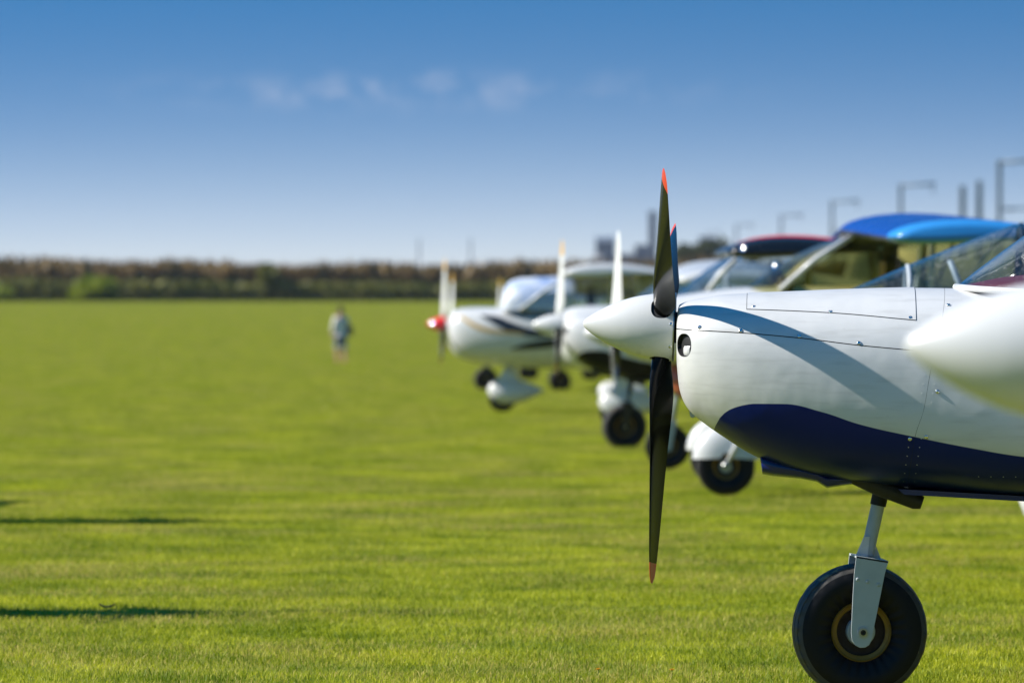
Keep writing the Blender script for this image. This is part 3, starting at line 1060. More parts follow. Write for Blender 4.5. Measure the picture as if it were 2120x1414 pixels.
def high_wing(name, loc, rz, label, st, h=1.2, R=0.85, angles=(90, 270), blade='blade_white', tip='tip_yellow', spin='white', skin='white',
              xw=0.85, zs=1.44, hw=0.42, xr=1.7, zr=1.85, xc=2.9, chord=1.35, span=4.3, x_tip=None, z_tip=None, wing='white', wing_tip=None,
              struts=True, gear='tricycle', xm=2.4, xn=0.55, pants=True, pillar='white', tint='glass', cs=1.0, cover=None, group=None, decals=None, tail_x=5.6, mud=False):
    root = empty(name, loc, rz)
    tag(root, label, 'airplane', group)
    B = Body(st)
    fus = mobj('fuselage', *B.skin(B.x0, B.x1, 48, 44), skin, root)
    spinner_simple(root, h, spin)
    propeller(root, (-0.03, 0, h), angles, R, blade, tip, 0.16, 1.5, cs, 14)
    for nm, mt, poly in (decals or []):
        for s in (-1, 1):
            mobj(nm, *B.decal(poly, 0.004, s), mt, fus)
    # greenhouse: windscreen, pillars, side panes, roof line
    xs = xw + 0.22
    base = [(xw + 0.22 * abs(u) ** 2, u * hw, zs - 0.02 * abs(u)) for u in np.linspace(-1, 1, 13)]
    head = [(xr + 0.04 + 0.02 * abs(u), u * 0.48, zr + 0.02) for u in np.linspace(-1, 1, 13)]
    rows = [[tuple(np.array(a) * (1 - w) + np.array(b) * w + np.array((0, 0, 0.05 * math.sin(PI * w)))) for a, b in zip(base, head)] for w in np.linspace(0, 1, 7)]
    if cover is None:
        mobj('windscreen', [p for r in rows for p in r], grid_faces(7, 13), tint, root)
    for s in (-1, 1):
        a, b = Vector((xs, s * hw, zs - 0.02)), Vector((xr + 0.06, s * 0.49, zr + 0.02))
        mobj('pillar', *tube([a, (a + b) / 2 + Vector((0, 0, 0.03)), b], 0.022, 10), pillar, root)
        xd = xr + 0.62
        mobj('door_post', *tube([(xd, s * (hw + 0.005), zs - 0.03), (xd + 0.02, s * 0.49, zr + 0.03)], 0.02, 8), pillar, root)
        mobj('rear_post', *tube([(xc, s * hw * 0.95, zs - 0.03), (xc - 0.05, s * 0.47, zr + 0.03)], 0.025, 8), pillar, root)
        q = [(xs + 0.03, s * hw, zs - 0.015), (xd - 0.02, s * (hw + 0.004), zs - 0.015), (xd - 0.01, s * 0.488, zr + 0.02), (xr + 0.09, s * 0.488, zr + 0.02)]
        mobj('side_window', q, [(0, 1, 2, 3)], tint, root, False)
        q = [(xd + 0.02, s * (hw + 0.004), zs - 0.015), (xc - 0.02, s * hw * 0.95, zs - 0.015), (xc - 0.06, s * 0.472, zr + 0.02), (xd + 0.03, s * 0.488, zr + 0.02)]
        mobj('rear_window', q, [(0, 1, 2, 3)], tint, root, False)
        mobj('seat', *join(bx(xr + 0.30, xr + 0.42, s * 0.21 - 0.16, s * 0.21 + 0.16, zs - 0.15, zs + 0.20), bx(xr + 0.32, xr + 0.40, s * 0.21 - 0.08, s * 0.21 + 0.08, zs + 0.2, zs + 0.30)), 'seat', root, False)
    mobj('instrument_panel', *bx(xs + 0.02, xs + 0.10, -hw * 0.9, hw * 0.9, zs - 0.08, zs + 0.07), 'cabin', root, False)
    if cover is not None:
        rings = []
        for x, zt, w_ in cover:
            rings.append([(x, -w_ * math.cos(t), zs - 0.03 + (zt - zs + 0.03) * math.sin(t) ** 0.7 + 0.012 * math.sin(9 * t + 7 * x)) for t in np.linspace(0, PI, 26)])
        mobj('windscreen_cover', [p for r in rings for p in r], grid_faces(len(rings), 26), 'cover', root)
    # turtle deck behind the cabin
    rings = []
    for u in np.linspace(0, 1, 9):
        x = xc - 0.03 + (tail_x - 0.2 - xc) * u
        zt = (zr + 0.10) * (1 - u) + (B.sec(min(x, B.x1))[0] + 0.01) * u
        zb = B.sec(min(x, B.x1))[3]
        w_ = 0.44 * (1 - u) + 0.05 * u
        rings.append([(x, -w_ * math.cos(t), zb + (zt - zb) * math.sin(t) ** 0.8) for t in np.linspace(0, PI, 18)])
    v, f = [p for r in rings for p in r], grid_faces(len(rings), 18)
    f.append(tuple(range(17, -1, -1)))
    mobj('turtle_deck', v, f, skin, root)
    x_tip = xr if x_tip is None else x_tip
    z_tip = zr if z_tip is None else z_tip
    for s in (-1, 1):
        wg = mobj('wing', *wing_geo(s, xr, x_tip, chord, chord * 0.97, 0.0005, span * 0.93, zr + 0.07, z_tip + 0.07, 0.12, 8, False), wing, root, True, sharp=50)
        mobj('wing_tip', *wing_geo(s, x_tip, x_tip + 0.03, chord * 0.97, chord * 0.92, span * 0.93 + 0.002, span, z_tip + 0.07, z_tip + 0.07, 0.12, 3), wing_tip or wing, wg, True, sharp=50)
        if struts:
            zb = B.sec(xr + 0.4)[1]
            mobj('lift_strut', *tube([(xr + 0.45, s * (hw - 0.02), zb + 0.22), (xr + 0.45, s * 2.3, zr + 0.05)], 0.028, 10, 0.5), pillar, root)
            mobj('rear_strut', *tube([(xr + 0.50, s * (hw - 0.02), zb + 0.22), (xr + 1.0, s * 2.3, zr + 0.05)], 0.022, 10, 0.5), pillar, root)
    tail(root, tail_x - 0.75, B.sec(tail_x - 0.4)[0] - 0.02, 1.3, 0.75, 1.0, skin, skin)
    zb = B.sec(xm)[1]
    for s in (-1, 1):
        mobj('gear_leg', *tube([(xm - 0.02, s * 0.30, zb + 0.05), (xm, s * 0.92, 0.21)], [0.04, 0.03], 10, 0.6), 'white', root)
        wm = wheel(root, (xm, s * 0.99, 0.20 if mud else 0.185), 0.208 if mud else 0.19, 0.07)
        wm.name = 'main_wheel'
        if pants:
            mobj('wheel_pant', *wheel_pant_geo(0.70, 0.34, 0.115), 'white', root, True, (xm + 0.02, s * 0.99, 0.245))
        if mud:
            rings = []
            for a in np.linspace(-0.06, PI + 0.04, 26):
                rings.append([(math.cos(a) * math.cos(b) ** 0.7 * 0.235, math.sin(b) * 0.115, math.sin(a) * math.cos(b) ** 0.7 * 0.232) for b in np.linspace(-1.5, 1.5, 17)])
            gd = mobj('mudguard', [p for r_ in rings for p in r_], grid_faces(26, 17), 'white', root, True, (xm, s * 0.99, 0.262))
            mobj('axle', *tube([(0, -0.10, -0.045), (-0.01, -0.17, -0.055)], 0.022, 12), 'steel', gd)
            mobj('guard_stay', *tube([(0.0, -0.125, -0.045), (0.16, -0.118, 0.26)], 0.016, 10), 'white', gd)
    if gear == 'tricycle':
        zb = B.sec(xn)[1]
        mobj('nose_leg', *tube([(xn + 0.10, 0, zb + 0.04), (xn, 0, 0.36)], 0.026, 12), 'grey_metal', root)
        wn = wheel(root, (xn - 0.03, 0, 0.185), 0.19, 0.065)
        wn.name = 'nose_wheel'
        for s in (-1, 1):
            mobj('fork_plate', *plate([(xn - 0.04, 0.40), (xn + 0.05, 0.40), (xn + 0.0, 0.15), (xn - 0.06, 0.15)], s * 0.078, s * 0.084), 'grey_metal', root, True, sharp=30)
        if pants:
            mobj('wheel_pant', *wheel_pant_geo(0.80, 0.42, 0.14), 'white', root, True, (xn + 0.05, 0, 0.255))
            rings = [[(xn + 0.06 + cx_ + a_ * math.cos(t), b_ * math.sin(t), z_) for t in np.linspace(0, 2 * PI, 20, endpoint=False)] for z_, a_, b_, cx_ in ((0.30, 0.22, 0.09, 0.02), (0.42, 0.16, 0.06, 0.0), (0.54, 0.10, 0.04, 0.01), (zb + 0.06, 0.07, 0.035, 0.03))]
            mobj('leg_fairing', *loft(rings), 'white', root)
    else:
        wt = wheel(root, (tail_x - 0.25, 0, 0.10), 0.10, 0.035)
        wt.name = 'tail_wheel'
        mobj('tail_spring', *tube([(tail_x - 0.6, 0, B.sec(tail_x - 0.6)[1] + 0.03), (tail_x - 0.25, 0, 0.12)], 0.018, 8), 'steel', root)
    return root


# ------------------------------------------------------------------ ground
def terrain():
    ys = [-60, -30, -10] + list(np.arange(0, 240, 4.0)) + [260, 300, 360, 420, 480, 484, 520, 700, 1000, 1600, 2600, 4500, 8000]
    xs = [-5000, -1500, -500, -200, -100, -50, -25, -12, 0, 12, 25, 50, 100, 200, 500, 1500, 5000]
    v = [(x, y, gz(y)) for y in ys for x in xs]
    m, nt, p, out = new_mat('lawn_soil_and_field')
    geo = N(nt, 'ShaderNodeNewGeometry')
    n = N(nt, 'ShaderNodeTexNoise')
    n.inputs['Scale'].default_value = 0.9
    n.inputs['Detail'].default_value = 7
    nt.links.new(geo.outputs['Position'], n.inputs['Vector'])
    cr = N(nt, 'ShaderNodeValToRGB')
    cr.color_ramp.elements[0].position = 0.35
    cr.color_ramp.elements[0].color = (0.11, 0.15, 0.008, 1)
    cr.color_ramp.elements[1].position = 0.68
    cr.color_ramp.elements[1].color = (0.22, 0.22, 0.03, 1)
    nt.links.new(n.outputs[0], cr.inputs[0])
    sx = N(nt, 'ShaderNodeSeparateXYZ')
    nt.links.new(geo.outputs['Position'], sx.inputs[0])
    far = M_(nt, 'GREATER_THAN', sx.outputs[1], 483.0)
    mx = N(nt, 'ShaderNodeMix', data_type='RGBA')
    nt.links.new(far, mx.inputs['Factor'])
    nt.links.new(cr.outputs[0], mx.inputs['A'])
    mx.inputs['B'].default_value = (0.11, 0.095, 0.035, 1)
    nt.links.new(mx.outputs['Result'], p.inputs['Base Color'])
    p.inputs['Roughness'].default_value = 0.95
    p.inputs['Specular IOR Level'].default_value = 0.1
    o = mobj('ground', v, grid_faces(len(ys), len(xs)), m, None, True)
    tag(o, kind='structure')
    return o


terrain()


def leaf_mat(name, dark, light, dry=None, dry_amt=0.0, noise_scale=1.0, trans=0.35, tint_attr=True, rough=0.55, stripes=False):
    m = bpy.data.materials.new(name)
    m.use_nodes = True
    nt = m.node_tree
    nt.nodes.clear()
    out = N(nt, 'ShaderNodeOutputMaterial')
    geo = N(nt, 'ShaderNodeNewGeometry')
    n = N(nt, 'ShaderNodeTexNoise')
    n.inputs['Scale'].default_value = noise_scale
    n.inputs['Detail'].default_value = 5
    n.inputs['Roughness'].default_value = 0.6
    nt.links.new(geo.outputs['Position'], n.inputs['Vector'])
    at = N(nt, 'ShaderNodeAttribute')
    at.attribute_name = 'tint'
    base = M_(nt, 'ADD', M_(nt, 'MULTIPLY', n.outputs[0], 2.7), -0.88)
    f = M_(nt, 'ADD', base, M_(nt, 'MULTIPLY', M_(nt, 'SUBTRACT', at.outputs['Fac'], 0.5), 0.7))
    cl = N(nt, 'ShaderNodeClamp')
    nt.links.new(f, cl.inputs[0])
    mx = N(nt, 'ShaderNodeMix', data_type='RGBA')
    mx.inputs['A'].default_value = c4(dark)
    mx.inputs['B'].default_value = c4(light)
    nt.links.new(cl.outputs[0], mx.inputs['Factor'])
    col = mx.outputs['Result']
    if dry:
        n2 = N(nt, 'ShaderNodeTexNoise')
        n2.inputs['Scale'].default_value = noise_scale * 0.55
        n2.inputs['Detail'].default_value = 6
        mpn = N(nt, 'ShaderNodeMapping')
        mpn.inputs['Location'].default_value = (31, 7, 3)
        nt.links.new(geo.outputs['Position'], mpn.inputs[0])
        nt.links.new(mpn.outputs[0], n2.inputs['Vector'])
        d = M_(nt, 'ADD', n2.outputs[0], M_(nt, 'MULTIPLY', M_(nt, 'SUBTRACT', at.outputs['Fac'], 0.5), 0.42))
        mr = N(nt, 'ShaderNodeMapRange')
        mr.inputs[1].default_value = 0.57; mr.inputs[2].default_value = 0.74; mr.inputs[4].default_value = dry_amt
        nt.links.new(d, mr.inputs[0])
        m2 = N(nt, 'ShaderNodeMix', data_type='RGBA')
        nt.links.new(mr.outputs[0], m2.inputs['Factor'])
        nt.links.new(col, m2.inputs['A'])
        m2.inputs['B'].default_value = c4(dry)
        col = m2.outputs['Result']
    df = N(nt, 'ShaderNodeBsdfPrincipled')
    df.inputs['Roughness'].default_value = rough
    df.inputs['Specular IOR Level'].default_value = 0.25
    nt.links.new(col, df.inputs['Base Color'])
    tr = N(nt, 'ShaderNodeBsdfTranslucent')
    nt.links.new(col, tr.inputs[0])
    ms = N(nt, 'ShaderNodeMixShader')
    ms.inputs[0].default_value = trans
    nt.links.new(df.outputs[0], ms.inputs[1]); nt.links.new(tr.outputs[0], ms.inputs[2])
    nt.links.new(ms.outputs[0], out.inputs[0])
    return m


MT['grass'] = leaf_mat('mown_grass', (0.160, 0.235, 0.005), (0.600, 0.610, 0.032), (0.58, 0.46, 0.14), 0.85, 1.5, 0.42)


def raw_mesh(name, verts, tris, tint, mat):
    me = bpy.data.meshes.new(name)
    me.vertices.add(len(verts))
    me.vertices.foreach_set('co', verts.astype(np.float32).ravel())
    me.loops.add(tris.size)
    me.loops.foreach_set('vertex_index', tris.astype(np.int32).ravel())
    k = tris.shape[1]
    me.polygons.add(len(tris))
    me.polygons.foreach_set('loop_start', np.arange(0, tris.size, k, dtype=np.int32))
    me.update(calc_edges=True)
    a = me.attributes.new('tint', 'FLOAT', 'POINT')
    a.data.foreach_set('value', tint.astype(np.float32))
    me.materials.append(mat)
    return me


def grass_patch(n, size, hmin, hmax, w):
    p = RNG.uniform(-size / 2, size / 2, (n, 2))
    clump = 0.5 + 0.5 * np.sin(p[:, 0] * 9 + 3 * np.sin(p[:, 1] * 7)) * np.sin(p[:, 1] * 8 + 2 * np.cos(p[:, 0] * 5))
    hh = RNG.uniform(hmin, hmax, n) * (0.75 + 0.5 * clump) * np.where(RNG.random(n) < 0.02, 1.5, 1)
    yaw = RNG.uniform(0, 2 * PI, n)
    lean = np.abs(RNG.normal(0, 1.05, n)) * hh
    la = RNG.uniform(0, 2 * PI, n)
    ww = w * RNG.uniform(0.6, 1.3, n)
    dx, dy = np.cos(yaw) * ww / 2, np.sin(yaw) * ww / 2
    lx, ly = np.cos(la) * lean, np.sin(la) * lean
    z0 = np.full(n, -0.004)
    V = np.stack([
        np.stack([p[:, 0] - dx, p[:, 1] - dy, z0], 1), np.stack([p[:, 0] + dx, p[:, 1] + dy, z0], 1),
        np.stack([p[:, 0] - dx * .8 + lx * .35, p[:, 1] - dy * .8 + ly * .35, hh * .6], 1), np.stack([p[:, 0] + dx * .8 + lx * .35, p[:, 1] + dy * .8 + ly * .35, hh * .6], 1),
        np.stack([p[:, 0] + lx, p[:, 1] + ly, hh], 1)], 1).reshape(-1, 3)
    b = np.arange(n)[:, None] * 5
    T = np.concatenate([b + np.array([0, 1, 3]), b + np.array([0, 3, 2]), b + np.array([2, 3, 4])], 0)
    tint = np.repeat(np.clip(RNG.normal(0.5, 0.34, n), 0, 1), 5)
    return V, T, tint


def lawn():
    srcs = []
    for k in range(5):
        V, T, tint = grass_patch(15000, 2.15, 0.010, 0.027, 0.0031)
        me = raw_mesh('grass_blades', V, T, tint, MT['grass'])
        srcs.append(bpy.data.objects.new('grass_blades', me))
    pts, sc = [], []
    y = 13.0
    while y < 62:
        hw_ = 0.09 * y + 3.4
        for x in np.arange(-hw_, hw_ + 2, 1.9):
            pts.append((x + random.uniform(-.2, .2), y + random.uniform(-.2, .2)))
            sc.append(1.0)
        y += 1.45
    while y < 478:
        k = 1.3 + 1.6 * min(1, (y - 62) / 150)
        hw_ = 0.092 * y + 8
        for x in np.arange(-hw_, hw_ + 4, 1.95 * k):
            pts.append((x + random.uniform(-.3, .3), y + random.uniform(-.3, .3)))
            sc.append(k)
        y += 1.7 * k
    P = np.array([(a, b, gz(b)) for a, b in pts])
    me = bpy.data.meshes.new('lawn_grass')
    me.from_pydata(P.tolist(), [], [])
    at = me.attributes.new('size', 'FLOAT', 'POINT')
    at.data.foreach_set('value', np.array(sc, np.float32))
    o = bpy.data.objects.new('lawn_grass', me)
    link(o)
    ng = bpy.data.node_groups.new('scatter_grass', 'GeometryNodeTree')
    ng.interface.new_socket('Geometry', in_out='INPUT', socket_type='NodeSocketGeometry')
    ng.interface.new_socket('Geometry', in_out='OUTPUT', socket_type='NodeSocketGeometry')
    gi, go = ng.nodes.new('NodeGroupInput'), ng.nodes.new('NodeGroupOutput')
    m2p = ng.nodes.new('GeometryNodeMeshToPoints')
    ng.links.new(gi.outputs[0], m2p.inputs[0])
    g2i = ng.nodes.new('GeometryNodeGeometryToInstance')
    for s in srcs:
        oi = ng.nodes.new('GeometryNodeObjectInfo')
        oi.inputs['Object'].default_value = s
        ng.links.new(oi.outputs['Geometry'], g2i.inputs[0])
    iop = ng.nodes.new('GeometryNodeInstanceOnPoints')
    iop.inputs['Pick Instance'].default_value = True
    rv = ng.nodes.new('FunctionNodeRandomValue')
    rv.data_type = 'INT'
    rv.inputs[4].default_value = 0
    rv.inputs[5].default_value = 3
    mul = ng.nodes.new('ShaderNodeMath')
    mul.operation = 'MULTIPLY'
    mul.inputs[1].default_value = PI / 2
    ng.links.new(rv.outputs[2], mul.inputs[0])
    cx = ng.nodes.new('ShaderNodeCombineXYZ')
    ng.links.new(mul.outputs[0], cx.inputs[2])
    ng.links.new(cx.outputs[0], iop.inputs['Rotation'])
    na = ng.nodes.new('GeometryNodeInputNamedAttribute')
    na.data_type = 'FLOAT'
    na.inputs[0].default_value = 'size'
    ng.links.new(na.outputs[0], iop.inputs['Scale'])
    r2 = ng.nodes.new('FunctionNodeRandomValue')
    r2.data_type = 'INT'
    r2.inputs[4].default_value = 0
    r2.inputs[5].default_value = 4
    r2.inputs['Seed'].default_value = 5
    ng.links.new(r2.outputs[2], iop.inputs['Instance Index'])
    ng.links.new(m2p.outputs[0], iop.inputs['Points'])
    ng.links.new(g2i.outputs[0], iop.inputs['Instance'])
    ng.links.new(iop.outputs[0], go.inputs[0])
    md = o.modifiers.new('scatter', 'NODES')
    md.node_group = ng
    tag(o, 'short mown yellow-green grass covering the whole airfield', 'grass', kind='stuff')


lawn()


# ------------------------------------------------------------------ tall growth at the field edge, bushes, trees
def leaf_cloud(pts, size, aspect=1.6, upright=0.0):
    """one small pointed leaf-clump face for every point"""
    n = len(pts)
    s = size * RNG.uniform(0.6, 1.4, n)[:, None]
    a = RNG.normal(size=(n, 3))
    a[:, 2] *= (1 - upright)
    a /= np.linalg.norm(a, axis=1, keepdims=True)
    b = RNG.normal(size=(n, 3))
    b[:, 2] += upright * 4
    b -= a * np.sum(a * b, 1, keepdims=True)
    b /= np.linalg.norm(b, axis=1, keepdims=True)
    V = np.stack([pts - a * s * .5, pts - b * s * .35 * aspect, pts + a * s * .5, pts + b * s * .65 * aspect], 1).reshape(-1, 3)
    T = np.arange(n * 4).reshape(n, 4)
    return V, T


MT['reed'] = leaf_mat('brown_dry_stalks', (0.15, 0.10, 0.030), (0.27, 0.18, 0.070), (0.32, 0.22, 0.11), 0.5, 0.10, 0.2)
MT['undergrowth'] = leaf_mat('green_undergrowth', (0.10, 0.115, 0.015), (0.24, 0.225, 0.045), None, 0, 0.12, 0.3)
MT['bush'] = leaf_mat('bush_leaves', (0.10, 0.15, 0.005), (0.38, 0.42, 0.015), None, 0, 0.35, 0.35)
MT['tree'] = leaf_mat('tree_leaves', (0.030, 0.045, 0.010), (0.100, 0.115, 0.022), None, 0, 0.3, 0.3)
MT['bark'] = paint('bark', (0.06, 0.045, 0.03), 0.9)


def growth(name, n, y0, y1, h0, h1, size, mat, label, cat, upright=0.7, aspect=3.0, xl=-130, xr=90):
    x = RNG.uniform(xl, xr, n)
    y = y0 + (y1 - y0) * RNG.random(n) ** 1.5
    # slow swells along the strip; a little taller towards the left
    top = h1 * (1 + 0.07 * np.sin(x * 0.11) + 0.05 * np.sin(x * 0.43 + 1) - 0.0009 * x)
    z = -1.71 + h0 + (top - h0) * RNG.random(n) ** 0.7
    V, T = leaf_cloud(np.stack([x, y, z], 1), size, aspect, upright)
    tint = np.repeat(np.clip(RNG.normal(0.5, 0.3, n), 0, 1), 4)
    o = bpy.data.objects.new(name, raw_mesh(name, V, T, tint, MT[mat]))
    link(o)
    return tag(o, label, cat, kind='stuff')


growth('tall_dry_growth', 46000, 486, 512, 0.1, 2.75, 0.42, 'reed', 'band of tall brown dry stalks along the far edge of the field', 'tall growth')
growth('green_undergrowth', 26000, 481.5, 488, 0.0, 1.55, 0.40, 'undergrowth', 'low dark green undergrowth at the foot of the brown stalks', 'undergrowth', 0.3, 1.6)


def bush(name, x, y, w, h, n, size, mat, label, cat, trunk=0.25, group=None):
    base = gz(y) if y < 480 else -1.71
    o = empty(name, (x, y, base))
    tag(o, label, cat, group)
    # several overlapping lobes, each a cloud of leaf clumps
    lobes = [(random.uniform(-.6, .6) * w / 2, random.uniform(-.5, .5) * w / 2, h * random.uniform(trunk + .12, .80), random.uniform(.22, .42)) for _ in range(9)]
    lobes.append((0, 0, h * 0.62, 0.5))
    P = []
    for lx, ly, lz, lr in lobes:
        m = int(n * lr / sum(q[3] for q in lobes))
        d = RNG.normal(size=(m, 3))
        d /= np.linalg.norm(d, axis=1, keepdims=True)
        rr = RNG.uniform(0.5, 1.08, m)[:, None] ** 0.6
        P.append(np.array([lx, ly, lz]) + d * rr * np.array([lr * w * .75, lr * w * .75, lr * h * .62]))
    P = np.concatenate(P)
    P = P[(P[:, 2] > 0.05)]
    V, T = leaf_cloud(P, size, 1.5, 0.1)
    tint = np.repeat(np.clip(RNG.normal(0.5, 0.3, len(P)), 0, 1), 4)
    c = bpy.data.objects.new('crown', raw_mesh('crown', V, T, tint, MT[mat]))
    link(c, o)
    limbs = [tube([(0, 0, -0.1), (0.02 * w, 0.01 * w, h * .3), (0.0, 0.02 * w, h * .62)], [0.035 * h, 0.026 * h, 0.008 * h], 8)]
    for lx, ly, lz, lr in lobes[:6]:
        limbs.append(tube([(0, 0, h * .22), (lx * .5, ly * .5, (h * .22 + lz) / 2), (lx, ly, lz)], [0.017 * h, 0.012 * h, 0.004 * h], 6))
    mobj('trunk', *join(*limbs), 'bark', o)
    return o


bush('bush', -35.0, 478.5, 4.6, 2.35, 2600, 0.32, 'bush', 'rounded bright green bush at the field edge, left of the person', 'bush', 0.0)
bush('bush', -43.2, 478.5, 3.0, 1.45, 1400, 0.28, 'bush', 'low green bush at the left end of the field edge', 'bush', 0.0)
bush('bush', -20.6, 482.0, 2.6, 3.2, 1300, 0.30, 'undergrowth', 'tall dark green shrub rising above the brown stalks', 'bush', 0.05)
for x, y, w, h, lb in ((24.6, 800, 5.6, 6.0, 'left tree of the green clump behind the black propeller blade'), (28.2, 806, 6.4, 6.9, 'middle and tallest tree of the green clump behind the wings'),
                       (32.0, 798, 5.8, 5.4, 'right and lowest tree of the green clump behind the wings')):
    bush('tree', x, y, w, h, 3000, 0.42, 'tree', lb, 'tree', 0.15, 'trees far behind the aircraft')

# ------------------------------------------------------------------ far buildings, masts
MT['haze_blue'] = paint('haze_blue_wall', (0.12, 0.16, 0.22), 0.8, grime=0.3, scale=0.3)  # far walls tinted blue-grey: distance haze put into the colour
MT['pale_wall'] = paint('pale_render', (0.55, 0.52, 0.48), 0.8, grime=0.3, scale=0.3)
MT['window_dark'] = paint('dark_window', (0.03, 0.04, 0.05), 0.2)
MT['mast'] = paint('galvanised_mast', (0.26, 0.30, 0.36), 0.6, grime=0.3, scale=2)


def block(name, x, y, w, d, h, mat, label, roof='gable', wins=(3, 4)):
    o = empty(name, (x, y, -1.71))
    tag(o, label, 'building', None)
    wl = mobj('wall', *bx(-w / 2, w / 2, -d / 2, d / 2, -0.3, h), mat, o, False)
    if roof == 'gable':
        v = [(-w / 2 - .3, -d / 2 - .3, h), (w / 2 + .3, -d / 2 - .3, h), (w / 2 + .3, d / 2 + .3, h), (-w / 2 - .3, d / 2 + .3, h), (-w / 2 - .3, 0, h + w * 0.22), (w / 2 + .3, 0, h + w * 0.22)]
        mobj('roof', v, [(0, 1, 5, 4), (2, 3, 4, 5), (0, 4, 3), (1, 2, 5), (3, 2, 1, 0)], mat, o, False)
    else:
        mobj('roof', *bx(-w / 2 - .2, w / 2 + .2, -d / 2 - .2, d / 2 + .2, h + .002, h + .5), mat, o, False)
    nx, nz = wins
    for i in range(nx):
        for j in range(nz):
            cx = -w / 2 + w * (i + .5) / nx
            cz = h * (j + .55) / nz
            mobj('window', *bx(cx - w * .12, cx + w * .12, -d / 2 - .05, -d / 2 + .05, cz - h * .05, cz + h * .05), 'window_dark', wl, False)
    return o


block('grain_store', 41.0, 2500, 8.5, 9, 13.5, 'haze_blue', 'dark blue-grey gabled block on the horizon, left of the thin white blade', 'gable', (3, 4))
block('warehouse', 52.5, 2520, 13, 9, 7.5, 'haze_blue', 'long low blue-grey building on the horizon right of the thin white blade', 'flat', (5, 2))
block('works_tower', 61.8, 2500, 3.6, 4, 26.0, 'haze_blue', 'tall slim blue-grey tower just left of the black propeller blade', 'flat', (2, 7))
block('works_building', 58.5, 2540, 7.5, 9, 11.5, 'haze_blue', 'blue-grey building at the foot of the slim tower', 'flat', (3, 3))
block('farm_house', 37.0, 2480, 4.0, 6, 6.2, 'pale_wall', 'small pale house on the horizon beside the gabled block', 'gable', (2, 2))
block('distant_store', 86.0, 2500, 8.0, 8, 14.8, 'haze_blue', 'blue-grey block showing above the green trees', 'flat', (3, 4))


def rail_mast(x, y, h, label, arm=True, thick=1.0, group='railway masts in a row behind the aircraft'):
    thick *= 0.62
    o = empty('railway_mast', (x, y, -1.75))
    tag(o, label, 'mast', group)
    t = thick
    m = mobj('post', *join(bx(-.16 * t, -.10 * t, -.18 * t, .18 * t, 0, h), bx(.10 * t, .16 * t, -.18 * t, .18 * t, 0, h), bx(-.10 * t, .10 * t, -.03 * t, .03 * t, 0, h)), 'mast', o, False)
    if arm:
        mobj('top_arm', *tube([(-0.12, 0, h - .12), (2.1, 0, h + .02)], 0.08, 8), 'mast', o)
        mobj('arm_drop', *tube([(1.95, 0, h), (1.95, 0, h - .6)], 0.05, 6), 'mast', o)
        mobj('cantilever', *tube([(0, 0, h - 3.6), (3.0, 0, h - 2.2)], 0.06, 8), 'mast', o)
        mobj('stay', *tube([(0, 0, h - 2.3), (3.0, 0, h - 2.2)], 0.045, 8), 'mast', o)
        mobj('insulator', *revolve([(-.25, .03), (-.2, .09), (-.1, .05), (0, .09), (.1, .05), (.2, .09), (.25, .03)], 10, 'x', (True, True)), 'mast', o, True, (0.5, 0, h - 2.28))
        mobj('foot', *bx(-.35, .35, -.35, .35, -.2, .25), 'pale_wall', o, False)
    return o


ordn = ['nearest and tallest railway mast, at the right edge', 'second railway mast from the right edge, above the blue wing', 'third railway mast from the right edge, with a short top arm',
        'fourth railway mast from the right edge, faint', 'fifth railway mast from the right edge, very faint', 'sixth and farthest railway mast of the row']
for k in range(6):
    y = [265, 344, 434, 556, 690, 860][k]
    rail_mast([22.7, 23.5, 24.4, 26.3, 27.2, 29.5][k], y, 8.05, ordn[k])
rail_mast(27.0, 341, 7.9, 'left one of two plain thick posts above the blue wing', False, 1.6, 'plain posts behind the aircraft')
rail_mast(28.0, 341, 8.2, 'right one of two plain thick posts above the blue wing', False, 1.6, 'plain posts behind the aircraft')
rail_mast(-19.6, 1200, 8.6, 'thin faint pole on the horizon above the red spinner, left one', False, 1.5, 'faint poles on the far horizon')
rail_mast(-8.7, 1200, 8.6, 'thin faint pole on the horizon above the striped aircraft, right one', False, 1.5, 'faint poles on the far horizon')

# ------------------------------------------------------------------ the aircraft
HUBX, HUBY = 0.5376, 18.9
trainer('light_airplane', (HUBX, HUBY, 0.0), rad(-2.9), 'white low-wing airplane with navy belly and black red-tipped propeller, sharp in front')
trainer('light_airplane', (0.905, 8.72, gz(8.72) - 0.035), rad(-2.0), 'white airplane of which only the blurred nose cone enters at the right edge',
        angles=(60, 180, 300), skin='two_tone')
trainer('light_airplane', (0.50, 56.4, gz(56.4)), rad(-1.0), 'white airplane with black belly, upright yellow-tipped white blade and gold nose wheel',
        angles=(93, -27, -147), skin='two_tone_black', blade='blade_white', tip='tip_yellow', low='black')
trainer('light_airplane', (-1.10, 105, gz(105)), rad(0), 'far white airplane just behind the red-nosed one, its yellow-tipped blade up',
        angles=(88, -32, -152), skin='two_tone_black', blade='blade_white', tip='tip_yellow', low='black', R=0.95)
trainer('light_airplane', (-0.26, 124, gz(124)), rad(0), 'farthest white airplane, its yellow-tipped blade showing above the striped nose',
        angles=(90, -30, -150), skin='two_tone_black', blade='blade_white', tip='tip_yellow', low='black', R=1.0)
for k, (y, a, hx) in enumerate(((24.1, 90, -2.92), (35.2, 92, -3.56))):
    trainer('light_airplane', (hx, y, gz(y)), rad(178 if k == 0 else 176.5), 'white airplane out of frame left, casting the %s long shadow on the lawn' % ('nearer' if k == 0 else 'farther'),
            angles=(a, a - 120, a + 120), R=0.75)

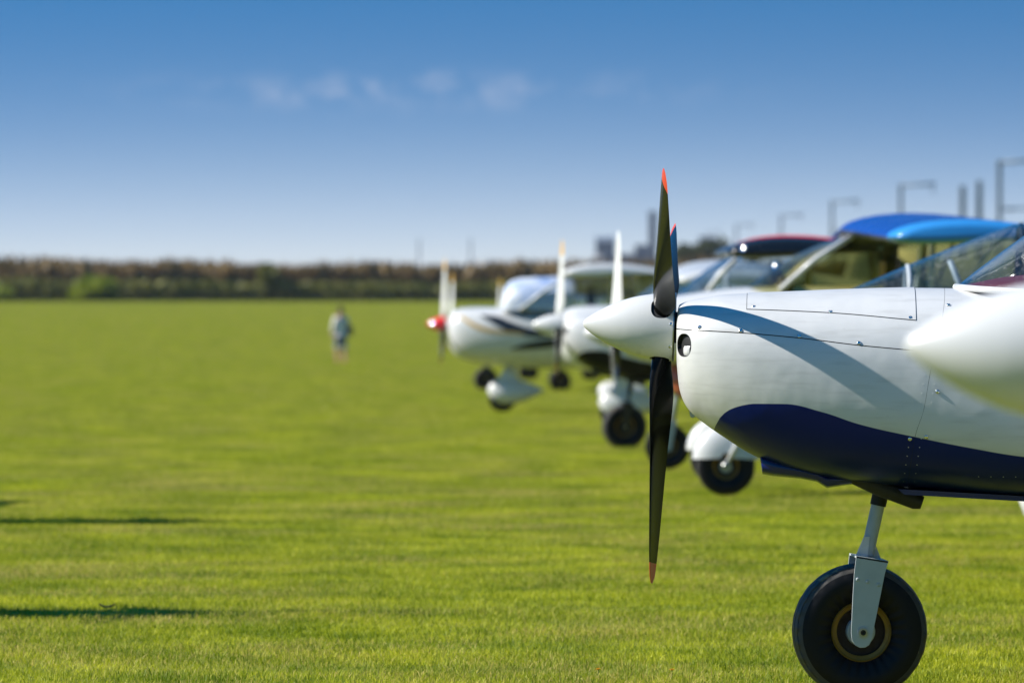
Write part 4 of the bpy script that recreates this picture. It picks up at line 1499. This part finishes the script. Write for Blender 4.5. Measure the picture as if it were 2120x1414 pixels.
CT_ST = [(0.04, 1.27, 1.02, 0.12, 1.17, 2.1), (0.06, 1.34, 0.92, 0.20, 1.16, 2.2), (0.12, 1.40, 0.81, 0.29, 1.14, 2.3), (0.25, 1.445, 0.72, 0.37, 1.12, 2.3), (0.5, 1.455, 0.66, 0.44, 1.10, 2.3),
         (0.85, 1.445, 0.635, 0.49, 1.10, 2.4), (1.5, 1.43, 0.60, 0.53, 1.08, 2.4), (2.3, 1.42, 0.60, 0.52, 1.06, 2.4), (3.0, 1.42, 0.75, 0.42, 1.10, 2.3), (4.0, 1.42, 1.00, 0.22, 1.22, 2.1),
         (6.2, 1.35, 1.20, 0.05, 1.28, 2.0)]
STRIPES = [('charcoal_stripe', 'charcoal', ([(0.50, 1.345), (0.70, 1.335), (0.95, 1.24), (1.3, 1.135), (1.75, 1.10)], [(0.50, 1.325), (0.70, 1.21), (0.95, 1.09), (1.3, 1.04), (1.75, 1.075)])),
           ('charcoal_stripe', 'charcoal', ([(0.92, 0.885), (1.15, 0.965), (1.5, 1.02), (1.9, 1.03)], [(0.92, 0.865), (1.15, 0.87), (1.5, 0.90), (1.9, 0.96)])),
           ('gold_stripe', 'gold', ([(0.22, 1.35), (0.40, 1.24), (0.65, 1.155), (1.1, 1.10)], [(0.22, 1.31), (0.40, 1.175), (0.65, 1.10), (1.1, 1.07)]))]
COVER = [(0.78, 1.45, 0.33), (0.82, 1.70, 0.42), (0.90, 1.80, 0.46), (1.05, 1.845, 0.49), (1.25, 1.865, 0.51), (1.5, 1.87, 0.52), (1.72, 1.855, 0.52), (1.80, 1.80, 0.51)]
r7 = high_wing('high_wing_airplane', (-0.925, 79, gz(79) + 0.02), rad(-1.0), 'white high-wing airplane with red spinner and charcoal and gold stripes', CT_ST, h=1.22, R=0.92, angles=(97, -23, -143),
          spin='red', xw=0.82, zs=1.44, hw=0.50, xr=1.66, zr=1.86, xc=2.7, chord=1.5, span=4.2, struts=False, xm=2.35, xn=0.82, decals=STRIPES, cover=COVER, tail_x=6.2)
high_wing('high_wing_airplane', (0.52, 68, gz(68)), rad(-1.5), 'white high-wing airplane mostly hidden behind the black blade, only its wing showing', CT_ST, h=1.2, R=0.85, angles=(178, -2),
          xw=0.82, zs=1.42, hw=0.50, xr=1.42, zr=1.80, xc=2.7, chord=1.5, span=4.2, struts=False, xm=2.35, xn=0.75, tail_x=6.2, z_tip=1.70)

P2_ST = [(0.03, 1.30, 1.02, 0.14, 1.18, 2.1), (0.06, 1.36, 0.98, 0.22, 1.17, 2.2), (0.14, 1.40, 0.94, 0.30, 1.15, 2.3), (0.30, 1.43, 0.90, 0.36, 1.13, 2.3), (0.55, 1.46, 0.86, 0.42, 1.11, 2.4), (1.1, 1.46, 0.66, 0.48, 1.05, 2.4),
         (2.2, 1.45, 0.62, 0.48, 1.05, 2.4), (3.2, 1.40, 0.80, 0.34, 1.08, 2.3), (5.6, 1.25, 1.08, 0.05, 1.18, 2.0)]
r2 = high_wing('high_wing_airplane', (0.88, 47.9, gz(47.9) + 0.02), rad(-1.5), 'white high-wing airplane with black and red wing and salmon chin, behind the foreground cowl', P2_ST, h=1.17, R=0.80, angles=(176, -4),
               xw=0.50, zs=1.45, hw=0.46, xr=0.98, zr=1.78, xc=2.2, chord=1.3, span=4.3, x_tip=0.86, z_tip=1.74, wing='black', wing_tip='black', struts=False, xm=1.75, xn=0.46, pants=False, tint='glass_tint')
rings = []
for x, zb, zt, hw_ in ((0.405, 0.77, 0.80, 0.02), (0.412, 0.735, 0.835, 0.07), (0.435, 0.69, 0.865, 0.13), (0.48, 0.64, 0.89, 0.19), (0.56, 0.585, 0.90, 0.25), (0.75, 0.55, 0.90, 0.30), (1.05, 0.56, 0.85, 0.28), (1.3, 0.62, 0.80, 0.2)):
    rings.append([(x, -hw_ * math.sin(t), (zb + zt) / 2 + (zt - zb) / 2 * math.cos(t)) for t in np.linspace(0, 2 * PI, 28, endpoint=False)])
mobj('chin_cowl', *loft(rings), 'salmon', r2, True, sharp=50)
wv = []
for yy in np.linspace(-4.0, -1.2, 6):
    w_ = -yy / (4.3 * 0.93)
    xl, zc = 0.98 - 0.12 * w_, 1.85 - 0.04 * w_
    for u in np.linspace(0.06, 0.70, 10):
        th_ = 5 * 0.12 * (0.2969 * math.sqrt(u) - 0.126 * u - 0.3516 * u * u + 0.2843 * u ** 3 - 0.1036 * u ** 4)
        wv.append((xl + u * 1.28, yy, zc + (0.12 * u * (1 - u) + th_) * 1.3 + 0.006))
mobj('red_wing_panel', wv, grid_faces(6, 10), 'red', r2)
MT['glint'] = paint('glint_mirror', (0.85, 0.85, 0.85), 0.07, metal=1.0, grime=0.0)  # mirror metal for the added glint caps


def glint_cap(root, name, p, r=0.028, R=0.12, n=(-0.595, -0.686, 0.42)):
    """an added shallow mirror cap, facing n so the sun glints towards the camera"""
    n = Vector(n).normalized()
    d, a, b = frame_for(n)
    v, m = [], 20
    for q in (0.0, 0.25, 0.5, 0.75, 1.0):
        for t in np.linspace(0, 2 * PI, m, endpoint=False):
            rr = r * max(q, 0.02)
            v.append(Vector(p) + (a * math.cos(t) + b * math.sin(t)) * rr + n * (math.sqrt(R * R - rr * rr) - R))
    mobj(name, v, grid_faces(5, m, True) + [tuple(range(m - 1, -1, -1))], 'glint', root)


glint_cap(r2, 'wing_glint_cap', (1.00, -4.41, 1.84))  # added to glint in the sun, no lamp on this wing
glint_cap(r2, 'cabin_glint_cap', (1.03, -0.53, 1.775))  # this one and the next: caps added for small sun glints
glint_cap(r2, 'cabin_glint_cap', (1.13, -0.53, 1.75))

P3_ST = [(0.03, 1.28, 1.00, 0.14, 1.13, 2.1), (0.06, 1.33, 0.97, 0.22, 1.15, 2.2), (0.14, 1.36, 0.95, 0.30, 1.15, 2.3), (0.40, 1.40, 0.935, 0.38, 1.15, 2.3), (0.7, 1.44, 0.90, 0.42, 1.13, 2.3), (1.0, 1.465, 0.80, 0.45, 1.10, 2.4), (1.4, 1.47, 0.70, 0.48, 1.07, 2.4),
         (2.9, 1.45, 0.68, 0.45, 1.06, 2.4), (4.0, 1.36, 0.80, 0.28, 1.04, 2.3), (6.2, 1.10, 0.92, 0.05, 1.02, 2.0)]
r3 = high_wing('high_wing_airplane', (0.78, 41.2, gz(41.2) + 0.04), rad(-0.5), 'high-wing airplane with blue wing, light blue wing tip and white pillars', P3_ST, h=1.13, R=0.74, angles=(90, -30, 210), tip='blade_white',
          xw=0.92, zs=1.46, hw=0.46, xr=1.60, zr=1.81, xc=2.95, chord=1.35, span=4.35, x_tip=1.70, z_tip=1.735, wing='blue', wing_tip='light_blue', struts=True, gear='tail', xm=0.74, pants=False, mud=True,
          tint='glass_olive', tail_x=6.2)

glint_cap(r3, 'pillar_glint_cap', (1.10, -0.505, 1.62))  # added cap that catches the sun at the pillar
glint_cap(r7, 'spinner_glint_cap', (-0.19, -0.07, 1.235))  # added cap for the sun glint on the red spinner


def bubble_plane(name, loc, rz, label):
    root = empty(name, loc, rz)
    tag(root, label, 'airplane')
    st = [(0.0, 1.16, 1.06, 0.05, 1.11, 2.0), (0.02, 1.20, 1.0, 0.10, 1.10, 2.0), (0.10, 1.27, 0.92, 0.18, 1.09, 2.1), (0.30, 1.35, 0.80, 0.28, 1.07, 2.2), (0.7, 1.38, 0.70, 0.37, 1.05, 2.3), (1.4, 1.37, 0.64, 0.42, 1.02, 2.4),
          (2.4, 1.36, 0.66, 0.42, 1.02, 2.4), (3.4, 1.40, 0.85, 0.28, 1.1, 2.2), (5.6, 1.25, 1.1, 0.05, 1.18, 2.0)]
    B = Body(st)
    mobj('fuselage', *B.skin(B.x0, B.x1, 44, 40), 'white', root)
    cs = [(0.28, 1.345, 1.36, 0.04), (0.42, 1.345, 1.42, 0.18), (0.65, 1.345, 1.52, 0.29), (0.95, 1.345, 1.64, 0.36), (1.18, 1.345, 1.725, 0.40), (1.30, 1.345, 1.735, 0.41), (1.7, 1.345, 1.72, 0.41), (2.3, 1.345, 1.60, 0.36), (2.8, 1.345, 1.42, 0.22)]
    rings = [[(x, -w * math.cos(t), zb + (zt - zb) * math.sin(t) ** 0.85) for t in np.linspace(0, PI, 24)] for x, zb, zt, w in cs]
    mobj('canopy', [p for r in rings for p in r], grid_faces(len(rings), 24), 'glass_tint', root)
    for x, w, zt in ((0.66, 0.29, 1.52), (1.22, 0.40, 1.725), (1.34, 0.41, 1.735)):
        mobj('canopy_bow', *tube([(x, -w * math.cos(t), 1.345 + (zt - 1.345) * math.sin(t) ** 0.85) for t in np.linspace(0, PI, 20)], 0.012, 8), 'black' if x > 1 else 'grey_metal', root)
    mobj('canopy_rail', *join(*[tube([(x, s * w, 1.35) for x, zb, zt, w in cs], 0.012, 8) for s in (-1, 1)]), 'black', root)
    mobj('control_stick', *tube([(0.98, -0.15, 1.25), (0.86, -0.16, 1.55)], 0.014, 8), 'grey_metal', root)
    mobj('seat', *join(bx(1.25, 1.42, -0.30, 0.30, 1.15, 1.56), bx(1.32, 1.40, -0.11, 0.11, 1.56, 1.66)), 'seat', root, False)
    for s in (-1, 1):
        mobj('wing', *wing_geo(s, 1.15, 1.30, 1.25, 0.95, 0.36, 4.2, 0.78, 1.02, 0.14), 'white', root, True, sharp=50)
        mobj('gear_leg', *tube([(1.54, s * 0.4, 0.78), (1.52, s * 0.95, 0.3)], [0.04, 0.03], 10, 0.6), 'white', root)
        wm = wheel(root, (1.52, s * 0.98, 0.185), 0.19, 0.07)
        wm.name = 'main_wheel'
        mobj('wheel_pant', *wheel_pant_geo(0.74, 0.36, 0.12), 'white', root, True, (1.53, s * 0.98, 0.29))
    wt = wheel(root, (5.3, 0, 0.10), 0.10, 0.035)
    wt.name = 'tail_wheel'
    mobj('tail_spring', *tube([(4.8, 0, 1.03), (5.3, 0, 0.12)], 0.018, 8), 'steel', root)
    tail(root, 4.85, 1.27)
    return root


bubble_plane('touring_glider', (1.30, 28.2, gz(28.2)), rad(-1.5), 'low airplane with long clear bubble canopy, between the foreground cowl and the blue wing')


# ------------------------------------------------------------------ the person on the lawn
MT['skin'] = paint('skin', (0.60, 0.31, 0.24), 0.55, grime=0.1)
MT['hair'] = paint('dark_hair', (0.02, 0.013, 0.009), 0.6)
MT['shirt'] = paint('cream_shirt', (0.86, 0.79, 0.70), 0.85, grime=0.2, scale=12)
MT['shorts'] = paint('blue_denim', (0.06, 0.10, 0.22), 0.9, grime=0.4, scale=20)
MT['hem'] = paint('pale_denim_hem', (0.45, 0.48, 0.55), 0.9)
MT['bag'] = paint('dark_bag', (0.018, 0.02, 0.02), 0.7)
MT['shoe'] = paint('reddish_shoes', (0.42, 0.12, 0.10), 0.7)


def skin_mesh(name, verts, edges, radii, mat, parent, root=0, sub=2):
    me = bpy.data.meshes.new(name)
    me.from_pydata(verts, edges, [])
    o = bpy.data.objects.new(name, me)
    COL.objects.link(o)
    md = o.modifiers.new('skin', 'SKIN')
    md.use_smooth_shade = True
    for i, r in enumerate(radii):
        sv = me.skin_vertices[0].data[i]
        sv.radius = r if isinstance(r, tuple) else (r, r)
        sv.use_root = i == root
    ss = o.modifiers.new('sub', 'SUBSURF')
    ss.levels = ss.render_levels = sub
    dg = bpy.context.evaluated_depsgraph_get()
    out = bpy.data.meshes.new_from_object(o.evaluated_get(dg))
    out.name = name
    out.materials.clear()
    out.materials.append(MT[mat])
    out.polygons.foreach_set('use_smooth', [True] * len(out.polygons))
    bpy.data.objects.remove(o)
    q = bpy.data.objects.new(name, out)
    return link(q, parent)


def person(x, y, rz):
    root = empty('person', (x, y, gz(y)), rz)
    tag(root, 'person in cream top and blue shorts with a dark shoulder bag, walking on the lawn', 'person')
    # faces local -x; one leg a little ahead; joints in metres
    V = [(0, 0, 0.93), (0, 0, 1.12), (-0.01, 0, 1.32), (-0.01, 0, 1.42), (-0.03, 0, 1.50), (-0.04, 0, 1.575), (-0.045, 0, 1.66),
         (-0.01, -0.17, 1.385), (0.04, -0.225, 1.13), (-0.07, -0.245, 0.93), (-0.11, -0.24, 0.85),
         (-0.01, 0.17, 1.385), (0.02, 0.23, 1.13), (-0.13, 0.20, 1.00), (-0.20, 0.16, 0.98),
         (0, -0.09, 0.88), (-0.06, -0.10, 0.49), (-0.07, -0.10, 0.09), (-0.17, -0.11, 0.035),
         (0, 0.09, 0.88), (0.04, 0.10, 0.49), (0.13, 0.10, 0.11), (0.05, 0.11, 0.035)]
    E_ = [(0, 1), (1, 2), (2, 3), (3, 4), (4, 5), (5, 6), (3, 7), (7, 8), (8, 9), (9, 10), (3, 11), (11, 12), (12, 13), (13, 14),
          (0, 15), (15, 16), (16, 17), (17, 18), (0, 19), (19, 20), (20, 21), (21, 22)]
    R_ = [(0.11, 0.15), (0.10, 0.135), (0.11, 0.155), (0.08, 0.10), 0.052, (0.085, 0.075), (0.09, 0.075),
          0.055, 0.042, 0.032, 0.03, 0.055, 0.042, 0.032, 0.03,
          0.085, 0.064, 0.050, 0.036, 0.085, 0.064, 0.050, 0.036]
    skin_mesh('body', V, E_, R_, 'skin', root)
    # fingers on both hands: five short bent chains each
    for hx, hy, hz, sgn in ((-0.115, -0.24, 0.835, -1), (-0.215, 0.155, 0.975, 1)):
        hv, he, hr = [(hx + 0.02, hy, hz + 0.03), (hx, hy, hz)], [(0, 1)], [0.026, 0.03]
        for k in range(4):
            b = len(hv)
            ox = (k - 1.5) * 0.018
            ln = (0.060, 0.072, 0.068, 0.054)[k]
            hv += [(hx + ox, hy, hz - 0.03), (hx + ox - 0.008, hy, hz - 0.03 - ln * .55), (hx + ox - 0.024, hy, hz - 0.03 - ln)]
            he += [(1, b), (b, b + 1), (b + 1, b + 2)]
            hr += [0.010, 0.009, 0.008]
        b = len(hv)
        hv += [(hx - 0.035, hy - sgn * .012, hz + 0.0), (hx - 0.052, hy - sgn * .02, hz - 0.035)]
        he += [(1, b), (b, b + 1)]
        hr += [0.011, 0.009]
        skin_mesh('hand', hv, he, hr, 'skin', root, 1, 1)
    # hair, nose and face
    hv, hf = revolve([(-0.125, 0.004), (-0.11, 0.055), (-0.05, 0.098), (0.02, 0.112), (0.08, 0.088), (0.115, 0.045), (0.125, 0.003)], 20, 'z')
    mobj('hair', [(p[0] * 0.95 - 0.02 + 0.012, p[1] * 0.82, p[2] + 1.655) for p in hv if True], hf, 'hair', root)
    mobj('face', *loft([[(-0.108 - 0.022 * math.cos(u), 0.062 * math.cos(t) * math.cos(u * .9), 1.62 + 0.075 * math.sin(t) * math.cos(u * .9)) for t in np.linspace(0, 2 * PI, 16, endpoint=False)] for u in np.linspace(1.4, 0.0, 6)]), 'skin', root)
    mobj('nose', *tube([(-0.122, 0, 1.645), (-0.148, 0, 1.610), (-0.125, 0, 1.602)], [0.008, 0.013, 0.006], 8), 'skin', root)
    for s in (-1, 1):
        mobj('eye', *revolve([(-0.008, 0.001), (-0.005, 0.008), (0.0, 0.010), (0.005, 0.008), (0.008, 0.001)], 8, 'x'), 'hair', root, True, (-0.126, s * 0.028, 1.645))
    # loose cream top with long sleeves
    sv = [(0, 0, 0.84), (0, 0, 1.0), (0, 0, 1.2), (-0.01, 0, 1.34), (-0.012, 0, 1.425), (-0.01, -0.175, 1.385), (0.04, -0.23, 1.13), (-0.06, -0.248, 0.95), (-0.01, 0.175, 1.385), (0.02, 0.235, 1.13), (-0.11, 0.205, 1.01)]
    skin_mesh('cream_top', sv, [(0, 1), (1, 2), (2, 3), (3, 4), (3, 5), (5, 6), (6, 7), (3, 8), (8, 9), (9, 10)],
              [(0.15, 0.20), (0.145, 0.195), (0.135, 0.18), (0.13, 0.175), 0.075, 0.08, 0.070, 0.062, 0.08, 0.070, 0.062], 'shirt', root, 1)
    tv = [(0, 0, 0.92), (0, -0.095, 0.84), (-0.045, -0.10, 0.56), (0, 0.095, 0.84), (0.035, 0.10, 0.56)]
    skin_mesh('shorts', tv, [(0, 1), (1, 2), (0, 3), (3, 4)], [(0.125, 0.165), 0.105, 0.092, 0.105, 0.092], 'shorts', root)
    for q, s in (((-0.052, -0.10, 0.52), -1), ((0.040, 0.10, 0.52), 1)):
        mobj('hem', *revolve([(-0.05, 0.085), (-0.045, 0.098), (0.04, 0.1), (0.05, 0.09)], 18, 'z'), 'hem', root, True, q)
    for q in ((-0.10, -0.105), (0.10, 0.105)):
        rings = [[(q[0] - 0.09 + u * 0.27, q[1] + math.sin(t) * 0.047 * (1 - (2 * u - 1) ** 4 * .6), 0.045 + math.cos(t) * 0.045 * (0.7 + .5 * u)) for t in np.linspace(0, 2 * PI, 14, endpoint=False)] for u in np.linspace(0, 1, 8)]
        mobj('shoe', *loft(rings), 'shoe', root)
    bag = mobj('shoulder_bag', *loft([[(x_, 0.285 + 0.07 * math.copysign(abs(math.cos(t)) ** .5, math.cos(t)), 1.02 + hh * math.copysign(abs(math.sin(t)) ** .5, math.sin(t))) for t in np.linspace(0, 2 * PI, 20, endpoint=False)]
                                      for x_, hh in ((-0.17, 0.08), (-0.15, 0.13), (0.0, 0.145), (0.15, 0.13), (0.17, 0.08))]), 'bag', root)
    mobj('bag_strap', *tube([(-0.10, 0.27, 1.14), (-0.09, 0.14, 1.36), (-0.06, -0.02, 1.47), (0.09, 0.0, 1.42), (0.12, 0.2, 1.25), (0.10, 0.28, 1.13)], 0.018, 8), 'bag', bag)
    return root


person(-5.30, 176.0, rad(-75))


# ------------------------------------------------------------------ small things in the grass
MT['petal'] = paint('dandelion_petals', (0.75, 0.42, 0.01), 0.7)
MT['stem'] = paint('flower_stem', (0.10, 0.17, 0.02), 0.7)
MT['dry_leaf'] = paint('dry_leaf', (0.36, 0.21, 0.10), 0.8)


def dandelion(x, y, h, label):
    o = empty('dandelion', (x, y, gz(y)))
    tag(o, label, 'flower', 'dandelions in the grass')
    mobj('stem', *tube([(0, 0, -0.005), (0.004, 0, h * .6), (0.003, 0.002, h)], 0.0014, 6), 'stem', o)
    v, f = [], []
    for ring, (n, r, tl) in enumerate(((16, 0.0125, 0.25), (14, 0.0095, 0.6), (10, 0.006, 1.1))):
        for k in range(n):
            a = 2 * PI * (k + ring * .37) / n
            d = Vector((math.cos(a), math.sin(a), 0))
            t = Vector((-math.sin(a), math.cos(a), 0)) * 0.0016
            b = Vector((0.003, 0.002, h))
            tip = b + d * r * math.cos(tl) + Vector((0, 0, r * math.sin(tl)))
            i = len(v)
            v += [b - t * .5, b + t * .5, tip + t, tip - t]
            f.append((i, i + 1, i + 2, i + 3))
    mobj('petals', v, f, 'petal', o, False)


dandelion(0.296, 19.72, 0.034, 'yellow dandelion at the bottom edge, left of the nose wheel')
dandelion(0.553, 19.75, 0.030, 'yellow dandelion at the bottom edge, nearest to the nose wheel')
lf = []
for u in np.linspace(-1, 1, 7):
    w_ = 0.016 * (1 - u * u) + 0.001
    lf += [(u * 0.034, -w_, 0.012 * u * u + 0.006), (u * 0.034, 0, 0.012 * u * u), (u * 0.034, w_, 0.012 * u * u + 0.008)]
lo_ = mobj('dry_leaf', lf, grid_faces(7, 3), 'dry_leaf', None, True, (-1.72, 24.15, gz(24.15) + 0.028))
tag(lo_, 'curled brown dry leaf lying on the nearer long shadow', 'leaf')


# ------------------------------------------------------------------ the hazy air over the field
def haze():
    m = bpy.data.materials.new('thin_haze')
    m.use_nodes = True
    nt = m.node_tree
    nt.nodes.clear()
    out = N(nt, 'ShaderNodeOutputMaterial')
    v = N(nt, 'ShaderNodeVolumePrincipled')
    v.inputs['Color'].default_value = (0.80, 0.88, 1.0, 1)
    v.inputs['Density'].default_value = 0.00007
    v.inputs['Anisotropy'].default_value = 0.0
    nt.links.new(v.outputs[0], out.inputs['Volume'])
    o = mobj('haze', *bx(-3500, 3500, -80, 3300, -3.2, 30.0), m, None, False)
    tag(o, 'thin pale haze lying over the whole airfield', 'haze', kind='stuff')


haze()
